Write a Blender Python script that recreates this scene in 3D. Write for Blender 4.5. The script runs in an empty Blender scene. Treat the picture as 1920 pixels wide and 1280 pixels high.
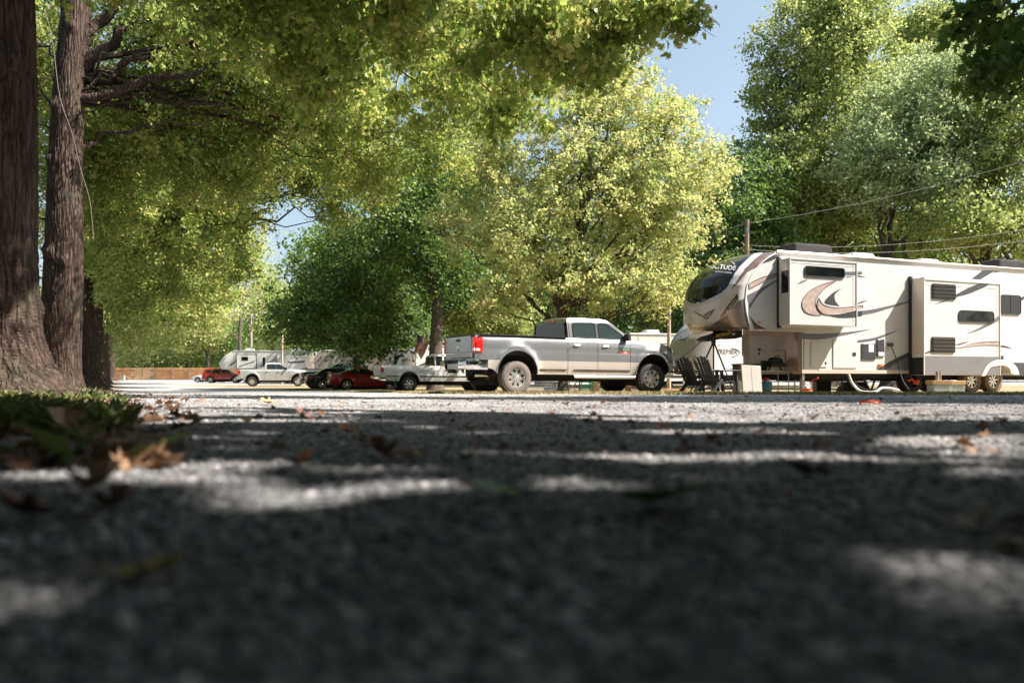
SKY_STR=.077; SUN_STR=5; EXPO=1.55; DENS=1.0
import bpy, math, random
import numpy as np
from mathutils import Vector, Matrix
sc = bpy.context.scene
C = sc.collection
F, CX, HY, HC = 1493.0, 960.0, 708.0, 0.15      # focal length in photo pixels, centre column, horizon row, camera height
R = math.radians
SUN_EL, SUN_AZ = R(50), (1.0, -0.10)
ce = math.cos(SUN_EL)
SUN = np.array([SUN_AZ[0]*ce, SUN_AZ[1]*ce, math.sin(SUN_EL)]); SUN /= np.linalg.norm(SUN)

def W(px, py, D):
    return ((px-CX)/F*D, D, HC+(HY-py)/F*D)
def WX(px, D): return (px-CX)/F*D

# ---------------------------------------------------------------- terrain
_gd = np.array([-60, 0, 1, 3, 6, 10, 20, 28, 36, 47, 66, 95, 124, 160, 250, 700.])
_gg = np.array([.15, .15, .15, .165, .2, .27, .40, .53, .65, .74, .72, .57, .33, .2, .2, .2])
def G0(y):
    return HC-np.interp(y, _gd, _gg)
def verge_s(x, y):                # metres to the left of the lane's left edge
    return (-.49*y-.03-x)*.9
def G(x, y):
    x = np.asarray(x, float); y = np.asarray(y, float)
    s = verge_s(x, y)
    t = np.clip((s+.1)/2.2, 0, 1); t = t*t*(3-2*t)
    want = np.clip(-G0(y), 0, .30)*.95+.03
    bump = t*want*np.clip(1.35-y/60, 0, 1)*np.clip((y+3)/4, 0, 1)
    near = np.clip(1-y/30, 0, 1)*np.clip((y-.4)/2, 0, 1)
    und = .006*np.sin(x*2.1+1.3*np.sin(y*.9))*np.sin(y*1.7+.6)+.004*np.sin(x*5.3+y*2.2)
    return G0(y)+bump+und*near
def g(x, y): return float(G(x, y))

# ---------------------------------------------------------------- mesh builder
class MB:
    def __init__(s): s.v=[]; s.f=[]; s.m=[]; s.sm=[]
    def add(s, vs, fs, m=0, smooth=True):
        o=len(s.v); s.v.extend([tuple(map(float,p)) for p in vs])
        for f in fs: s.f.append([i+o for i in f]); s.m.append(m); s.sm.append(smooth)
    def grid(s, P, m=0, flip=False, closeu=False, mfun=None):
        P=np.asarray(P,float); nu,nv=P.shape[:2]; o=len(s.v)
        s.v.extend([tuple(p) for p in P.reshape(-1,3)])
        for i in range(nu if closeu else nu-1):
            i2=(i+1)%nu
            for j in range(nv-1):
                q=[o+i*nv+j,o+i2*nv+j,o+i2*nv+j+1,o+i*nv+j+1]
                if flip: q.reverse()
                s.f.append(q); s.m.append(mfun(i,j) if mfun else m); s.sm.append(True)
    def box(s, c, d, m=0, rot=None, taper=0):
        x,y,z=d[0]/2,d[1]/2,d[2]/2
        vs=[(sx*x*(1-(taper if sz>0 else 0)),sy*y*(1-(taper if sz>0 else 0)),sz*z) for sx in(-1,1) for sy in(-1,1) for sz in(-1,1)]
        M=rot.to_3x3() if rot is not None else Matrix.Identity(3)
        vs=[tuple(M@Vector(v)+Vector(c)) for v in vs]
        s.add(vs,[(0,1,3,2),(4,6,7,5),(0,4,5,1),(2,3,7,6),(0,2,6,4),(1,5,7,3)],m,False)
    def bar(s, a, b, w, h=None, m=0):
        a=Vector(a); b=Vector(b); h=h or w; d=b-a; L=d.length
        q=d.to_track_quat('X','Z').to_matrix()
        s.box((a+b)/2,(L,w,h),m,q)
    def tube(s, pts, r, n=8, m=0, caps=True):
        pts=[Vector(p) for p in pts]; k=len(pts)
        rs=r if hasattr(r,'__len__') else [r]*k
        o=len(s.v); up=None
        for i,p in enumerate(pts):
            t=(pts[min(i+1,k-1)]-pts[max(i-1,0)])
            if t.length<1e-9: t=Vector((0,0,1))
            t.normalize()
            if up is None:
                up=Vector((0,0,1)) if abs(t.z)<.9 else Vector((1,0,0))
            a=t.cross(up); 
            if a.length<1e-6: a=t.orthogonal()
            a.normalize(); b=a.cross(t); up=b
            for j in range(n):
                th=2*math.pi*j/n; s.v.append(tuple(p+(a*math.cos(th)+b*math.sin(th))*rs[i]))
        for i in range(k-1):
            for j in range(n):
                j2=(j+1)%n
                s.f.append([o+i*n+j,o+i*n+j2,o+(i+1)*n+j2,o+(i+1)*n+j]); s.m.append(m); s.sm.append(True)
        if caps:
            s.f.append([o+j for j in range(n)][::-1]); s.m.append(m); s.sm.append(False)
            s.f.append([o+(k-1)*n+j for j in range(n)]); s.m.append(m); s.sm.append(False)
    def lathe(s, prof, n=32, m=0, axis='Y', c=(0,0,0), mfun=None):
        P=[]
        for i in range(n):
            th=2*math.pi*i/n; row=[]
            for r_,h in prof:
                a,b=r_*math.cos(th),r_*math.sin(th)
                row.append((c[0]+a,c[1]+h,c[2]+b) if axis=='Y' else (c[0]+a,c[1]+b,c[2]+h))
            P.append(row)
        s.grid(P,m,closeu=True,flip=(axis=='Y'),mfun=mfun)
    def poly(s, pts, m=0): s.add(pts,[list(range(len(pts)))],m,False)
    def prism(s, pts, off, m=0):
        n=len(pts); off=Vector(off); p=[Vector(q) for q in pts]
        vs=p+[q+off for q in p]
        s.add(vs,[list(range(n))[::-1],list(range(n,2*n))]+[(i,(i+1)%n,n+(i+1)%n,n+i) for i in range(n)],m,False)
    def build(s, name, mats, parent=None, bevel=0, sharp=38, seg=2, fix=True):
        me=bpy.data.meshes.new(name); me.from_pydata(s.v,[],s.f)
        if not isinstance(mats,(list,tuple)): mats=[mats]
        for mt in mats: me.materials.append(mt)
        me.polygons.foreach_set('material_index',s.m)
        me.polygons.foreach_set('use_smooth',[True]*len(s.f) if bevel==0 else s.sm)
        me.update()
        try: me.set_sharp_from_angle(angle=R(sharp))
        except Exception: pass
        o=bpy.data.objects.new(name,me); C.objects.link(o)
        if parent is not None: o.parent=parent
        if bevel:
            b=o.modifiers.new('bevel','BEVEL'); b.width=bevel; b.segments=seg; b.limit_method='ANGLE'; b.angle_limit=R(40)
        return o

def tag(o,label=None,cat=None,group=None,kind=None):
    if label: o['label']=label
    if cat: o['category']=cat
    if group: o['group']=group
    if kind: o['kind']=kind
    return o
def empty(name,loc,rz=0,pitch=0):
    o=bpy.data.objects.new(name,None); C.objects.link(o); o.location=loc
    o.rotation_euler=(0,pitch,rz); o.empty_display_size=.1
    return o
def kids(o): return [c for c in bpy.data.objects if c.parent==o]
def copy_tree(o,parent=None,_ch=None):
    if _ch is None:
        _ch={}
        for c in bpy.data.objects:
            if c.parent: _ch.setdefault(c.parent.name,[]).append(c)
    c=o.copy(); C.objects.link(c); c.parent=parent
    for ch in _ch.get(o.name,[]): copy_tree(ch,c,_ch)
    return c

# ---------------------------------------------------------------- fast numpy mesh
def np_mesh(name, V, k, mats, parent=None, link=True, midx=None):
    """V: (n*k,3) vertices, faces are consecutive k-gons"""
    me=bpy.data.meshes.new(name); n=len(V)//k
    me.vertices.add(len(V)); me.vertices.foreach_set('co',np.ascontiguousarray(V,dtype=np.float32).ravel())
    me.loops.add(n*k); me.loops.foreach_set('vertex_index',np.arange(n*k,dtype=np.int32))
    me.polygons.add(n); me.polygons.foreach_set('loop_start',np.arange(0,n*k,k,dtype=np.int32))
    for mt in (mats if isinstance(mats,(list,tuple)) else [mats]): me.materials.append(mt)
    if midx is not None: me.polygons.foreach_set('material_index',midx.astype(np.int32))
    me.update(calc_edges=True)
    o=bpy.data.objects.new(name,me)
    if link: C.objects.link(o)
    if parent is not None: o.parent=parent
    return o
def np_mesh_faces(name,V,Fc,mats,parent=None,smooth=False):
    me=bpy.data.meshes.new(name); k=Fc.shape[1]; n=len(Fc)
    me.vertices.add(len(V)); me.vertices.foreach_set('co',np.ascontiguousarray(V,dtype=np.float32).ravel())
    me.loops.add(n*k); me.loops.foreach_set('vertex_index',Fc.astype(np.int32).ravel())
    me.polygons.add(n); me.polygons.foreach_set('loop_start',np.arange(0,n*k,k,dtype=np.int32))
    me.polygons.foreach_set('use_smooth',[smooth]*n)
    for mt in (mats if isinstance(mats,(list,tuple)) else [mats]): me.materials.append(mt)
    me.update(calc_edges=True)
    o=bpy.data.objects.new(name,me); C.objects.link(o)
    if parent is not None: o.parent=parent
    return o

# ---------------------------------------------------------------- materials
def newmat(name):
    m=bpy.data.materials.new(name); m.use_nodes=True; nt=m.node_tree
    b=nt.nodes['Principled BSDF']; return m,nt,b
def lk(nt,a,b): nt.links.new(a,b)
def mixcol(nt,fac,a,b):
    n=nt.nodes.new('ShaderNodeMix'); n.data_type='RGBA'
    if hasattr(fac,'node'): lk(nt,fac,n.inputs[0])
    else: n.inputs[0].default_value=fac
    for i,c in ((6,a),(7,b)):
        if hasattr(c,'node'): lk(nt,c,n.inputs[i])
        else: n.inputs[i].default_value=(*c,1)
    return n.outputs[2]
def noise(nt,scale,detail=4,vec=None,rough=.55):
    n=nt.nodes.new('ShaderNodeTexNoise'); n.inputs['Scale'].default_value=scale; n.inputs['Detail'].default_value=detail
    n.inputs['Roughness'].default_value=rough
    if vec is not None: lk(nt,vec,n.inputs['Vector'])
    return n.outputs['Fac']
def ramp(nt,fac,stops):
    n=nt.nodes.new('ShaderNodeValToRGB'); cr=n.color_ramp
    while len(cr.elements)<len(stops): cr.elements.new(.5)
    for e,(p,c) in zip(cr.elements,stops): e.position=p; e.color=(*c,1) if len(c)==3 else c
    lk(nt,fac,n.inputs[0]); return n.outputs[0]
def objco(nt): return nt.nodes.new('ShaderNodeTexCoord').outputs['Object']
def bumpn(nt,h,strength,dist,b):
    n=nt.nodes.new('ShaderNodeBump'); n.inputs['Strength'].default_value=strength; n.inputs['Distance'].default_value=dist
    lk(nt,h,n.inputs['Height']); lk(nt,n.outputs[0],b.inputs['Normal'])
def pm(name,col,rough=.5,metal=0,spec=.5,coat=0,var=.12,vs=3,dirt=None,bump=0,bs=40):
    m,nt,b=newmat(name); co=objco(nt)
    f=noise(nt,vs,5,co); d=tuple(c*(1-var) for c in col); l=tuple(min(1,c*(1+var*.6)) for c in col)
    out=ramp(nt,f,[(.3,d),(.7,l)])
    if dirt:
        sx=nt.nodes.new('ShaderNodeSeparateXYZ'); lk(nt,co,sx.inputs[0])
        mr=nt.nodes.new('ShaderNodeMapRange'); lk(nt,sx.outputs[2],mr.inputs[0])
        mr.inputs[1].default_value=dirt[1]; mr.inputs[2].default_value=dirt[2]; mr.inputs[3].default_value=dirt[3]; mr.inputs[4].default_value=0
        mm=nt.nodes.new('ShaderNodeMath'); mm.operation='MULTIPLY'; lk(nt,mr.outputs[0],mm.inputs[0]); lk(nt,noise(nt,6,6,co),mm.inputs[1])
        out=mixcol(nt,mm.outputs[0],out,dirt[0])
    lk(nt,out,b.inputs['Base Color'])
    b.inputs['Metallic'].default_value=metal; b.inputs['Specular IOR Level'].default_value=spec
    b.inputs['Coat Weight'].default_value=coat; b.inputs['Coat Roughness'].default_value=.05
    rr=ramp(nt,noise(nt,min(vs*2,12),2,co),[(.3,(rough*.9,)*3),(.7,(min(1,rough*1.1),)*3)])
    lk(nt,rr,b.inputs['Roughness'])
    if bump: bumpn(nt,noise(nt,bs,4,co),bump,.01,b)
    return m
DUST=(.30,.24,.18)
M={}
def mk(n,*a,**k): M[n]=pm(n,*a,**k)
mk('silver_paint',(.40,.415,.43),.24,.7,coat=.8,var=.02,vs=1,dirt=(DUST,.5,1.0,.25))
mk('sand_paint',(.56,.51,.46),.35,.3,coat=.6,var=.03,vs=1,dirt=(DUST,.4,1.0,.3))
mk('white_paint',(.62,.63,.62),.35,0,coat=.7,var=.05,dirt=(DUST,.3,1.1,.55))
mk('pale_silver_paint',(.50,.53,.53),.3,.5,coat=.7,var=.04,dirt=(DUST,.3,1.0,.3))
mk('red_paint',(.28,.008,.012),.28,.1,coat=.9,var=.1)
mk('orange_red_paint',(.30,.022,.015),.28,.2,coat=.9,var=.1)
mk('black_paint',(.012,.016,.018),.25,0,coat=.9,var=.1)
mk('dark_green_paint',(.010,.022,.024),.25,0,coat=.9,var=.1)
mk('chrome',(.75,.74,.72),.13,1,var=.05)
mk('alloy',(.78,.78,.78),.25,.8,var=.08)
mk('dark_alloy',(.10,.10,.10),.4,.6)
mk('rubber',(.030,.028,.026),.75,0,var=.35,vs=12,bump=.3)
mk('dusty_rubber',(.16,.14,.125),.85,0,var=.2,vs=10,bump=.3)
mk('mud_rubber',(.20,.15,.11),.9,0,var=.3,vs=8)
mk('black_plastic',(.022,.022,.023),.55)
mk('underbody',(.018,.016,.015),.9)
mk('rust',(.16,.07,.035),.8,.2,var=.4,vs=15)
mk('red_lens',(.55,.02,.015),.15,coat=1)
mk('orange_lens',(.75,.20,.02),.15,coat=1)
mk('clear_lens',(.72,.70,.66),.12,.2,coat=1)
mk('rv_white',(.62,.615,.60),.32,coat=.35,var=.03,vs=1)
mk('rv_beige',(.60,.52,.44),.3,.15,coat=.5,var=.04,vs=1)
mk('rv_tan',(.42,.31,.25),.25,.25,coat=.6,var=.06,vs=1)
mk('rv_brown',(.17,.12,.10),.25,.3,coat=.6,var=.08,vs=1)
mk('decal_dark',(.045,.048,.055),.35,coat=.3,var=.1)
mk('decal_grey',(.15,.15,.165),.35,.2,coat=.3,var=.1)
mk('decal_stone',(.42,.33,.28),.5,var=.25,vs=9)
mk('decal_maroon',(.06,.018,.014),.4)
mk('skirt_grey',(.25,.25,.26),.4,.5,var=.08)
mk('cap_grey',(.30,.285,.27),.35,.2,coat=.4,var=.04,vs=1)
mk('far_rv_grey',(.05,.047,.047),.9,spec=.08)
mk('trim_metal',(.50,.45,.40),.35,.6,var=.06)
mk('white_plastic',(.62,.61,.58),.45,var=.05)
mk('grey_board',(.40,.385,.34),.6,var=.08)
mk('wood_box',(.20,.11,.06),.7,var=.2,vs=8)
mk('dark_plastic',(.035,.037,.042),.45,var=.1)
mk('aluminium',(.45,.45,.45),.35,.9)
mk('orange_plastic',(.75,.10,.02),.4)
mk('green_plastic',(.01,.20,.10),.45)
mk('blue_plastic',(.03,.14,.22),.45)
mk('grey_plastic',(.20,.22,.24),.5)
mk('pale_blue',(.42,.50,.50),.6)
mk('raw_wood',(.50,.33,.18),.75,var=.2,vs=9)
mk('fence_wood',(.62,.33,.15),.75,var=.3,vs=1.2)
mk('gate_wood',(.72,.47,.25),.75,var=.2,vs=1.5)
mk('pole_wood',(.23,.17,.13),.85,var=.25,vs=4,bump=.4)
mk('pole_light',(.42,.33,.26),.85,var=.2,vs=4)
mk('wire',(.35,.34,.32),.5)
mk('white_tube',(.6,.6,.58),.4)
mk('yellow',(.7,.5,.03),.5)
mk('flag_red',(.5,.03,.03),.8); mk('flag_white',(.75,.74,.72),.8); mk('flag_blue',(.02,.03,.12),.8)
mk('badge_green',(.02,.25,.12),.4); mk('badge_red',(.6,.03,.02),.4); mk('paper',(.75,.75,.75),.6)
mk('rope',(.14,.12,.10),.8)
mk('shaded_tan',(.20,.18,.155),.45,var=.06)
mk('interior',(.02,.018,.016),.8)
def glassmat(name,col,rough=.06,spec=.35):
    m,nt,b=newmat(name); b.inputs['Base Color'].default_value=(*col,1); b.inputs['Roughness'].default_value=rough
    b.inputs['Specular IOR Level'].default_value=spec; b.inputs['Coat Weight'].default_value=.25; b.inputs['Coat Roughness'].default_value=.02
    n=noise(nt,1.3,2,objco(nt)); bumpn(nt,n,.06,.03,b); M[name]=m
glassmat('tinted_glass',(.012,.014,.015),.03,.5); glassmat('green_glass',(.03,.045,.045),.03,.6); glassmat('rv_glass',(.006,.008,.010))

# bark
def barkmat(name,dark,light,zs=.16,scale=14):
    m,nt,b=newmat(name); co=objco(nt)
    mp=nt.nodes.new('ShaderNodeMapping'); lk(nt,co,mp.inputs[0]); mp.inputs['Scale'].default_value=(1,1,zs)
    n1=noise(nt,scale,8,mp.outputs[0],.65)
    n2=noise(nt,1.1,3,co)
    v=nt.nodes.new('ShaderNodeTexVoronoi'); v.feature='DISTANCE_TO_EDGE'; v.inputs['Scale'].default_value=scale*.9; 
    wv=nt.nodes.new('ShaderNodeVectorMath'); wv.operation='ADD'; lk(nt,mp.outputs[0],wv.inputs[0])
    nn=nt.nodes.new('ShaderNodeTexNoise'); nn.inputs['Scale'].default_value=5; lk(nt,mp.outputs[0],nn.inputs['Vector'])
    sc2=nt.nodes.new('ShaderNodeVectorMath'); sc2.operation='SCALE'; sc2.inputs[3].default_value=.18; lk(nt,nn.outputs['Color'],sc2.inputs[0])
    lk(nt,sc2.outputs[0],wv.inputs[1]); lk(nt,wv.outputs[0],v.inputs['Vector'])
    c=ramp(nt,n1,[(.32,dark),(.5,tuple((a+b_)/2 for a,b_ in zip(dark,light))),(.68,light)])
    c=mixcol(nt,ramp(nt,v.outputs['Distance'],[(0,(.75,.75,.75)),(.13,(0,0,0))]),c,tuple(x*.55 for x in dark))
    c=mixcol(nt,ramp(nt,n2,[(.5,(0,0,0)),(.75,(.35,.35,.35))]),c,(.10,.115,.08))
    lk(nt,c,b.inputs['Base Color']); b.inputs['Roughness'].default_value=.9; b.inputs['Specular IOR Level'].default_value=.2
    mm=nt.nodes.new('ShaderNodeMath'); mm.operation='ADD'; lk(nt,n1,mm.inputs[0])
    lk(nt,ramp(nt,v.outputs['Distance'],[(0,(0,0,0)),(.25,(.8,.8,.8))]),mm.inputs[1])
    bumpn(nt,mm.outputs[0],.9,.035,b); M[name]=m
barkmat('oak_bark',(.026,.018,.014),(.120,.082,.064),.13,13)
barkmat('grey_bark',(.07,.055,.045),(.20,.16,.13),.3,20)
barkmat('twig_bark',(.16,.13,.11),(.40,.34,.30),.5,30)

def leafmat(name,stops,trans,tf=.5,rough=.5,spec=.35):
    m,nt,b=newmat(name); ge=nt.nodes.new('ShaderNodeNewGeometry'); co=objco(nt)
    rnd=ge.outputs['Random Per Island']
    mx=nt.nodes.new('ShaderNodeMath'); mx.operation='MULTIPLY_ADD'; lk(nt,noise(nt,.45,3,co),mx.inputs[0]); mx.inputs[1].default_value=.9
    sb=nt.nodes.new('ShaderNodeMath'); sb.operation='MULTIPLY_ADD'; lk(nt,rnd,sb.inputs[0]); sb.inputs[1].default_value=.75; sb.inputs[2].default_value=-.33
    lk(nt,sb.outputs[0],mx.inputs[2])
    c=ramp(nt,mx.outputs[0],stops)
    lk(nt,c,b.inputs['Base Color']); b.inputs['Roughness'].default_value=rough; b.inputs['Specular IOR Level'].default_value=spec
    t=nt.nodes.new('ShaderNodeBsdfTranslucent'); lk(nt,mixcol(nt,.35,c,trans),t.inputs[0])
    mxs=nt.nodes.new('ShaderNodeMixShader'); mxs.inputs[0].default_value=tf
    lk(nt,b.outputs[0],mxs.inputs[1]); lk(nt,t.outputs[0],mxs.inputs[2])
    lk(nt,mxs.outputs[0],nt.nodes['Material Output'].inputs[0]); M[name]=m
leafmat('oak_leaf',[(.08,(.045,.12,.025)),(.34,(.15,.25,.045)),(.60,(.34,.42,.09)),(.90,(.58,.50,.20)),(1,(.38,.19,.08))],(.60,.69,.16),.52)
leafmat('gold_leaf',[(.08,(.13,.25,.06)),(.34,(.32,.42,.13)),(.62,(.53,.56,.23)),(.92,(.66,.53,.25)),(1,(.55,.28,.10))],(.70,.73,.25),.5)
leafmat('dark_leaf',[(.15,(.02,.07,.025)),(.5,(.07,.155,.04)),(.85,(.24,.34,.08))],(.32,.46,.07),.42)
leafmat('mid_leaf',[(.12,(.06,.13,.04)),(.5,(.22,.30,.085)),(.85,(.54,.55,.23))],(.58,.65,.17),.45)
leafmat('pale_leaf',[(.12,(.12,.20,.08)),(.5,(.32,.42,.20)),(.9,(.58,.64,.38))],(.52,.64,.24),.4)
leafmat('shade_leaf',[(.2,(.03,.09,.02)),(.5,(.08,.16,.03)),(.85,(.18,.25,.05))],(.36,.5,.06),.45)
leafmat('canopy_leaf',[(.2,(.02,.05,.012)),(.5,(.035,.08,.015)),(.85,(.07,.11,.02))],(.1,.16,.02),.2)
leafmat('grass_blade',[(.15,(.05,.09,.025)),(.5,(.10,.15,.04)),(.8,(.22,.23,.08)),(1,(.30,.20,.10))],(.18,.26,.06),.35)
leafmat('dry_grass',[(.2,(.22,.19,.08)),(.5,(.36,.29,.15)),(.9,(.50,.40,.24))],(.4,.35,.15),.3)
leafmat('dry_leaf',[(.2,(.06,.035,.022)),(.5,(.17,.10,.06)),(.9,(.36,.22,.13))],(.4,.18,.05),.2,.6)
# ---------------------------------------------------------------- sun, sky, camera
w=bpy.data.worlds.new('World'); sc.world=w; w.use_nodes=True; nt=w.node_tree
sky=nt.nodes.new('ShaderNodeTexSky'); sky.sky_type='NISHITA'; sky.sun_disc=False
sky.sun_elevation=SUN_EL; sky.sun_rotation=math.atan2(SUN[0],SUN[1]); sky.air_density=1.0; sky.dust_density=3.5; sky.ozone_density=1.0; sky.altitude=200
hs=nt.nodes.new('ShaderNodeHueSaturation'); hs.inputs['Saturation'].default_value=.80; hs.inputs['Hue'].default_value=.482; lk(nt,sky.outputs[0],hs.inputs['Color']); lk(nt,hs.outputs[0],nt.nodes['Background'].inputs[0]); nt.nodes['Background'].inputs[1].default_value=SKY_STR
ld=bpy.data.lights.new('sun','SUN'); ld.energy=SUN_STR; ld.angle=R(.53); ld.color=(1,.91,.83)
so=bpy.data.objects.new('sun',ld); C.objects.link(so); so.rotation_euler=Vector(SUN).to_track_quat('Z','Y').to_euler()
cd=bpy.data.cameras.new('camera'); cam=bpy.data.objects.new('camera',cd); C.objects.link(cam); sc.camera=cam
cam.location=(0,0,HC); cam.rotation_euler=(R(90),0,0)
cd.sensor_width=36; cd.lens=F/1920*36; cd.shift_y=(HY-640)/1920; cd.clip_start=.05; cd.clip_end=3000
cd.dof.use_dof=True; cd.dof.focus_distance=20.5; cd.dof.aperture_fstop=2.4
sc.view_settings.view_transform='Standard'; sc.view_settings.look='None'; sc.view_settings.exposure=EXPO; sc.view_settings.gamma=1
sc.render.engine='CYCLES'; cy=sc.cycles
cy.max_bounces=7; cy.diffuse_bounces=4; cy.glossy_bounces=3; cy.transmission_bounces=4; cy.transparent_max_bounces=6
cy.use_denoising=True; cy.sample_clamp_indirect=6; cy.caustics_reflective=False; cy.caustics_refractive=False

# ---------------------------------------------------------------- ground
def gravel_bsdf():
    m,nt,b=newmat('ground_gravel'); co=objco(nt)
    def vor(s,feat='F1'):
        v=nt.nodes.new('ShaderNodeTexVoronoi'); v.inputs['Scale'].default_value=s; v.feature=feat; lk(nt,co,v.inputs['Vector']); return v
    v1=vor(55); v2=vor(14); 
    st=ramp(nt,v1.outputs['Color'],[(0,(.15,.16,.17)),(.5,(.36,.365,.375)),(1,(.68,.67,.67))])
    big=noise(nt,.5,6,co,.6)
    c=mixcol(nt,ramp(nt,big,[(.40,(0,0,0)),(.60,(.8,.8,.8))]),st,(.26,.245,.225))
    dk=noise(nt,3.3,6,co,.7)
    c=mixcol(nt,ramp(nt,dk,[(.55,(0,0,0)),(.72,(.65,.65,.65))]),c,(.12,.10,.085))
    av=nt.nodes.new('ShaderNodeAttribute'); av.attribute_name='verge'
    ap=nt.nodes.new('ShaderNodeAttribute'); ap.attribute_name='park'
    nz=noise(nt,2.2,7,co,.7)
    def msk(a,k,lo=.42,hi=.58):
        mm=nt.nodes.new('ShaderNodeMath'); mm.operation='MULTIPLY_ADD'; lk(nt,nz,mm.inputs[0]); mm.inputs[1].default_value=k
        lk(nt,a.outputs['Fac'],mm.inputs[2]); 
        s2=nt.nodes.new('ShaderNodeMath'); s2.operation='SUBTRACT'; lk(nt,mm.outputs[0],s2.inputs[0]); s2.inputs[1].default_value=k/2
        return ramp(nt,s2.outputs[0],[(lo,(0,0,0)),(hi,(1,1,1))])
    dirt=ramp(nt,noise(nt,9,8,co,.7),[(.3,(.045,.034,.027)),(.5,(.15,.115,.09)),(.7,(.36,.30,.25))])
    grass=ramp(nt,noise(nt,5,8,co,.7),[(.3,(.10,.09,.045)),(.5,(.26,.21,.12)),(.7,(.42,.34,.22))])
    c=mixcol(nt,msk(av,.9),c,dirt); c=mixcol(nt,msk(ap,.8),c,grass)
    lk(nt,c,b.inputs['Base Color']); b.inputs['Roughness'].default_value=.92; b.inputs['Specular IOR Level'].default_value=.25
    ad=nt.nodes.new('ShaderNodeMath'); ad.operation='MULTIPLY_ADD'; lk(nt,v1.outputs['Distance'],ad.inputs[0]); ad.inputs[1].default_value=-.35
    lk(nt,noise(nt,12,9,co,.75),ad.inputs[2])
    bumpn(nt,ad.outputs[0],1,.04,b)
    return m
M['ground']=gravel_bsdf()
def _axis(a,b,n,k):
    t=np.linspace(np.arcsinh(a/k),np.arcsinh(b/k),n); return np.sinh(t)*k
gx=_axis(-700,700,330,1.6); gy=_axis(-60,1500,420,1.2)
# right-hand edge of the lane: polyline (y -> x); vehicles stand beyond it
PK_Y=[-60,0,8,12,15.8,17.6,19.0,26,36,47,60,72]; PK_X=[400,400,60,34,9.2,3.5,-1.3,-3.4,-5.9,-12.2,-21,-31]
def park_s(x,y):
    return np.where(y>76,-1,(x-np.interp(y,PK_Y,PK_X)))
GX,GY=np.meshgrid(gx,gy,indexing='ij'); GZ=G(GX,GY)
nx,ny=GX.shape
Vg=np.stack([GX,GY,GZ],-1).reshape(-1,3)
idx=np.arange(nx*ny).reshape(nx,ny)
Fq=np.stack([idx[:-1,:-1],idx[1:,:-1],idx[1:,1:],idx[:-1,1:]],-1).reshape(-1,4)
cx=(GX[:-1,:-1]+GX[1:,1:])/2; cyy=(GY[:-1,:-1]+GY[1:,1:])/2
vs_=verge_s(cx,cyy).ravel(); ps_=park_s(cx,cyy).ravel()
reg=np.where(vs_>0,1,np.where((ps_>0),2,0))
for k,nm in ((0,'gravel_lane'),(1,'verge_ground'),(2,'grass_ground')):
    sel=Fq[reg==k]; u,inv=np.unique(sel,return_inverse=True)
    o=np_mesh_faces(nm,Vg[u],inv.reshape(-1,4),M['ground'],smooth=True)
    for an,arr in (('verge',np.clip(.5+verge_s(GX,GY).ravel()[u]/(.25+.05*np.abs(GY.ravel()[u]))*.5,0,1)*np.clip((GY.ravel()[u]-1.5)/1.0,0,1)),
                   ('park',np.clip(.5+park_s(GX,GY).ravel()[u]*.5/(.6),0,1))):
        a=o.data.attributes.new(an,'FLOAT','POINT'); a.data.foreach_set('value',arr.astype(np.float32))
    tag(o,kind='structure')

# loose stones near the camera
def stones(name,n,D0,D1,szr,mat,seed,xfun,p=2.0,kind='stuff'):
    rng=np.random.RandomState(seed)
    t=rng.rand(n); D=(D0**(1-p+1)+t*(D1**(2-p)-D0**(2-p)))**(1/(2-p)) if p!=2 else D0*(D1/D0)**t
    X=xfun(rng,D)
    keep=verge_s(X,D)<(.9*rng.rand(n)**2)*np.clip(3.5-D,.3,2)+.1
    X,D=X[keep],D[keep]; n=len(X)
    s=szr[0]*(szr[1]/szr[0])**(rng.rand(n)**2.2); s*=np.clip(.7+D*.06,0,2.2)
    ph=(1+5**.5)/2
    ico=np.array([(-1,ph,0),(1,ph,0),(-1,-ph,0),(1,-ph,0),(0,-1,ph),(0,1,ph),(0,-1,-ph),(0,1,-ph),(ph,0,-1),(ph,0,1),(-ph,0,-1),(-ph,0,1)])/1.9
    fc=np.array([(0,11,5),(0,5,1),(0,1,7),(0,7,10),(0,10,11),(1,5,9),(5,11,4),(11,10,2),(10,7,6),(7,1,8),(3,9,4),(3,4,2),(3,2,6),(3,6,8),(3,8,9),(4,9,5),(2,4,11),(6,2,10),(8,6,7),(9,8,1)])
    V=ico[None]*(1+.35*(rng.rand(n,12,1)-.5)); V=V*np.stack([1+.5*rng.rand(n),.8+.4*rng.rand(n),.45+.35*rng.rand(n)],-1)[:,None,:]
    a=rng.rand(n)*6.28; ca,sa=np.cos(a)[:,None],np.sin(a)[:,None]
    V=np.stack([V[...,0]*ca-V[...,1]*sa,V[...,0]*sa+V[...,1]*ca,V[...,2]],-1)*s[:,None,None]*.5
    V+=np.stack([X,D,G(X,D)+s*.10],-1)[:,None,:]
    Fc=(fc[None]+12*np.arange(n)[:,None,None]).reshape(-1,3)
    o=np_mesh_faces(name,V.reshape(-1,3),Fc,mat); tag(o,kind=kind); return o
m,nt,b=newmat('loose_stone'); ge=nt.nodes.new('ShaderNodeNewGeometry')
lk(nt,ramp(nt,ge.outputs['Random Per Island'],[(0,(.06,.068,.075)),(.4,(.23,.24,.25)),(.85,(.41,.41,.415)),(1,(.80,.79,.78))]),b.inputs['Base Color']); b.inputs['Roughness'].default_value=.85
bumpn(nt,noise(nt,160,3,objco(nt)),.5,.004,b); M['stone']=m
stones('gravel_stones',60000,.3,18,(.004,.019),M['stone'],1,lambda r,D:(r.rand(len(D))-.5)*1.45*D)

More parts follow.
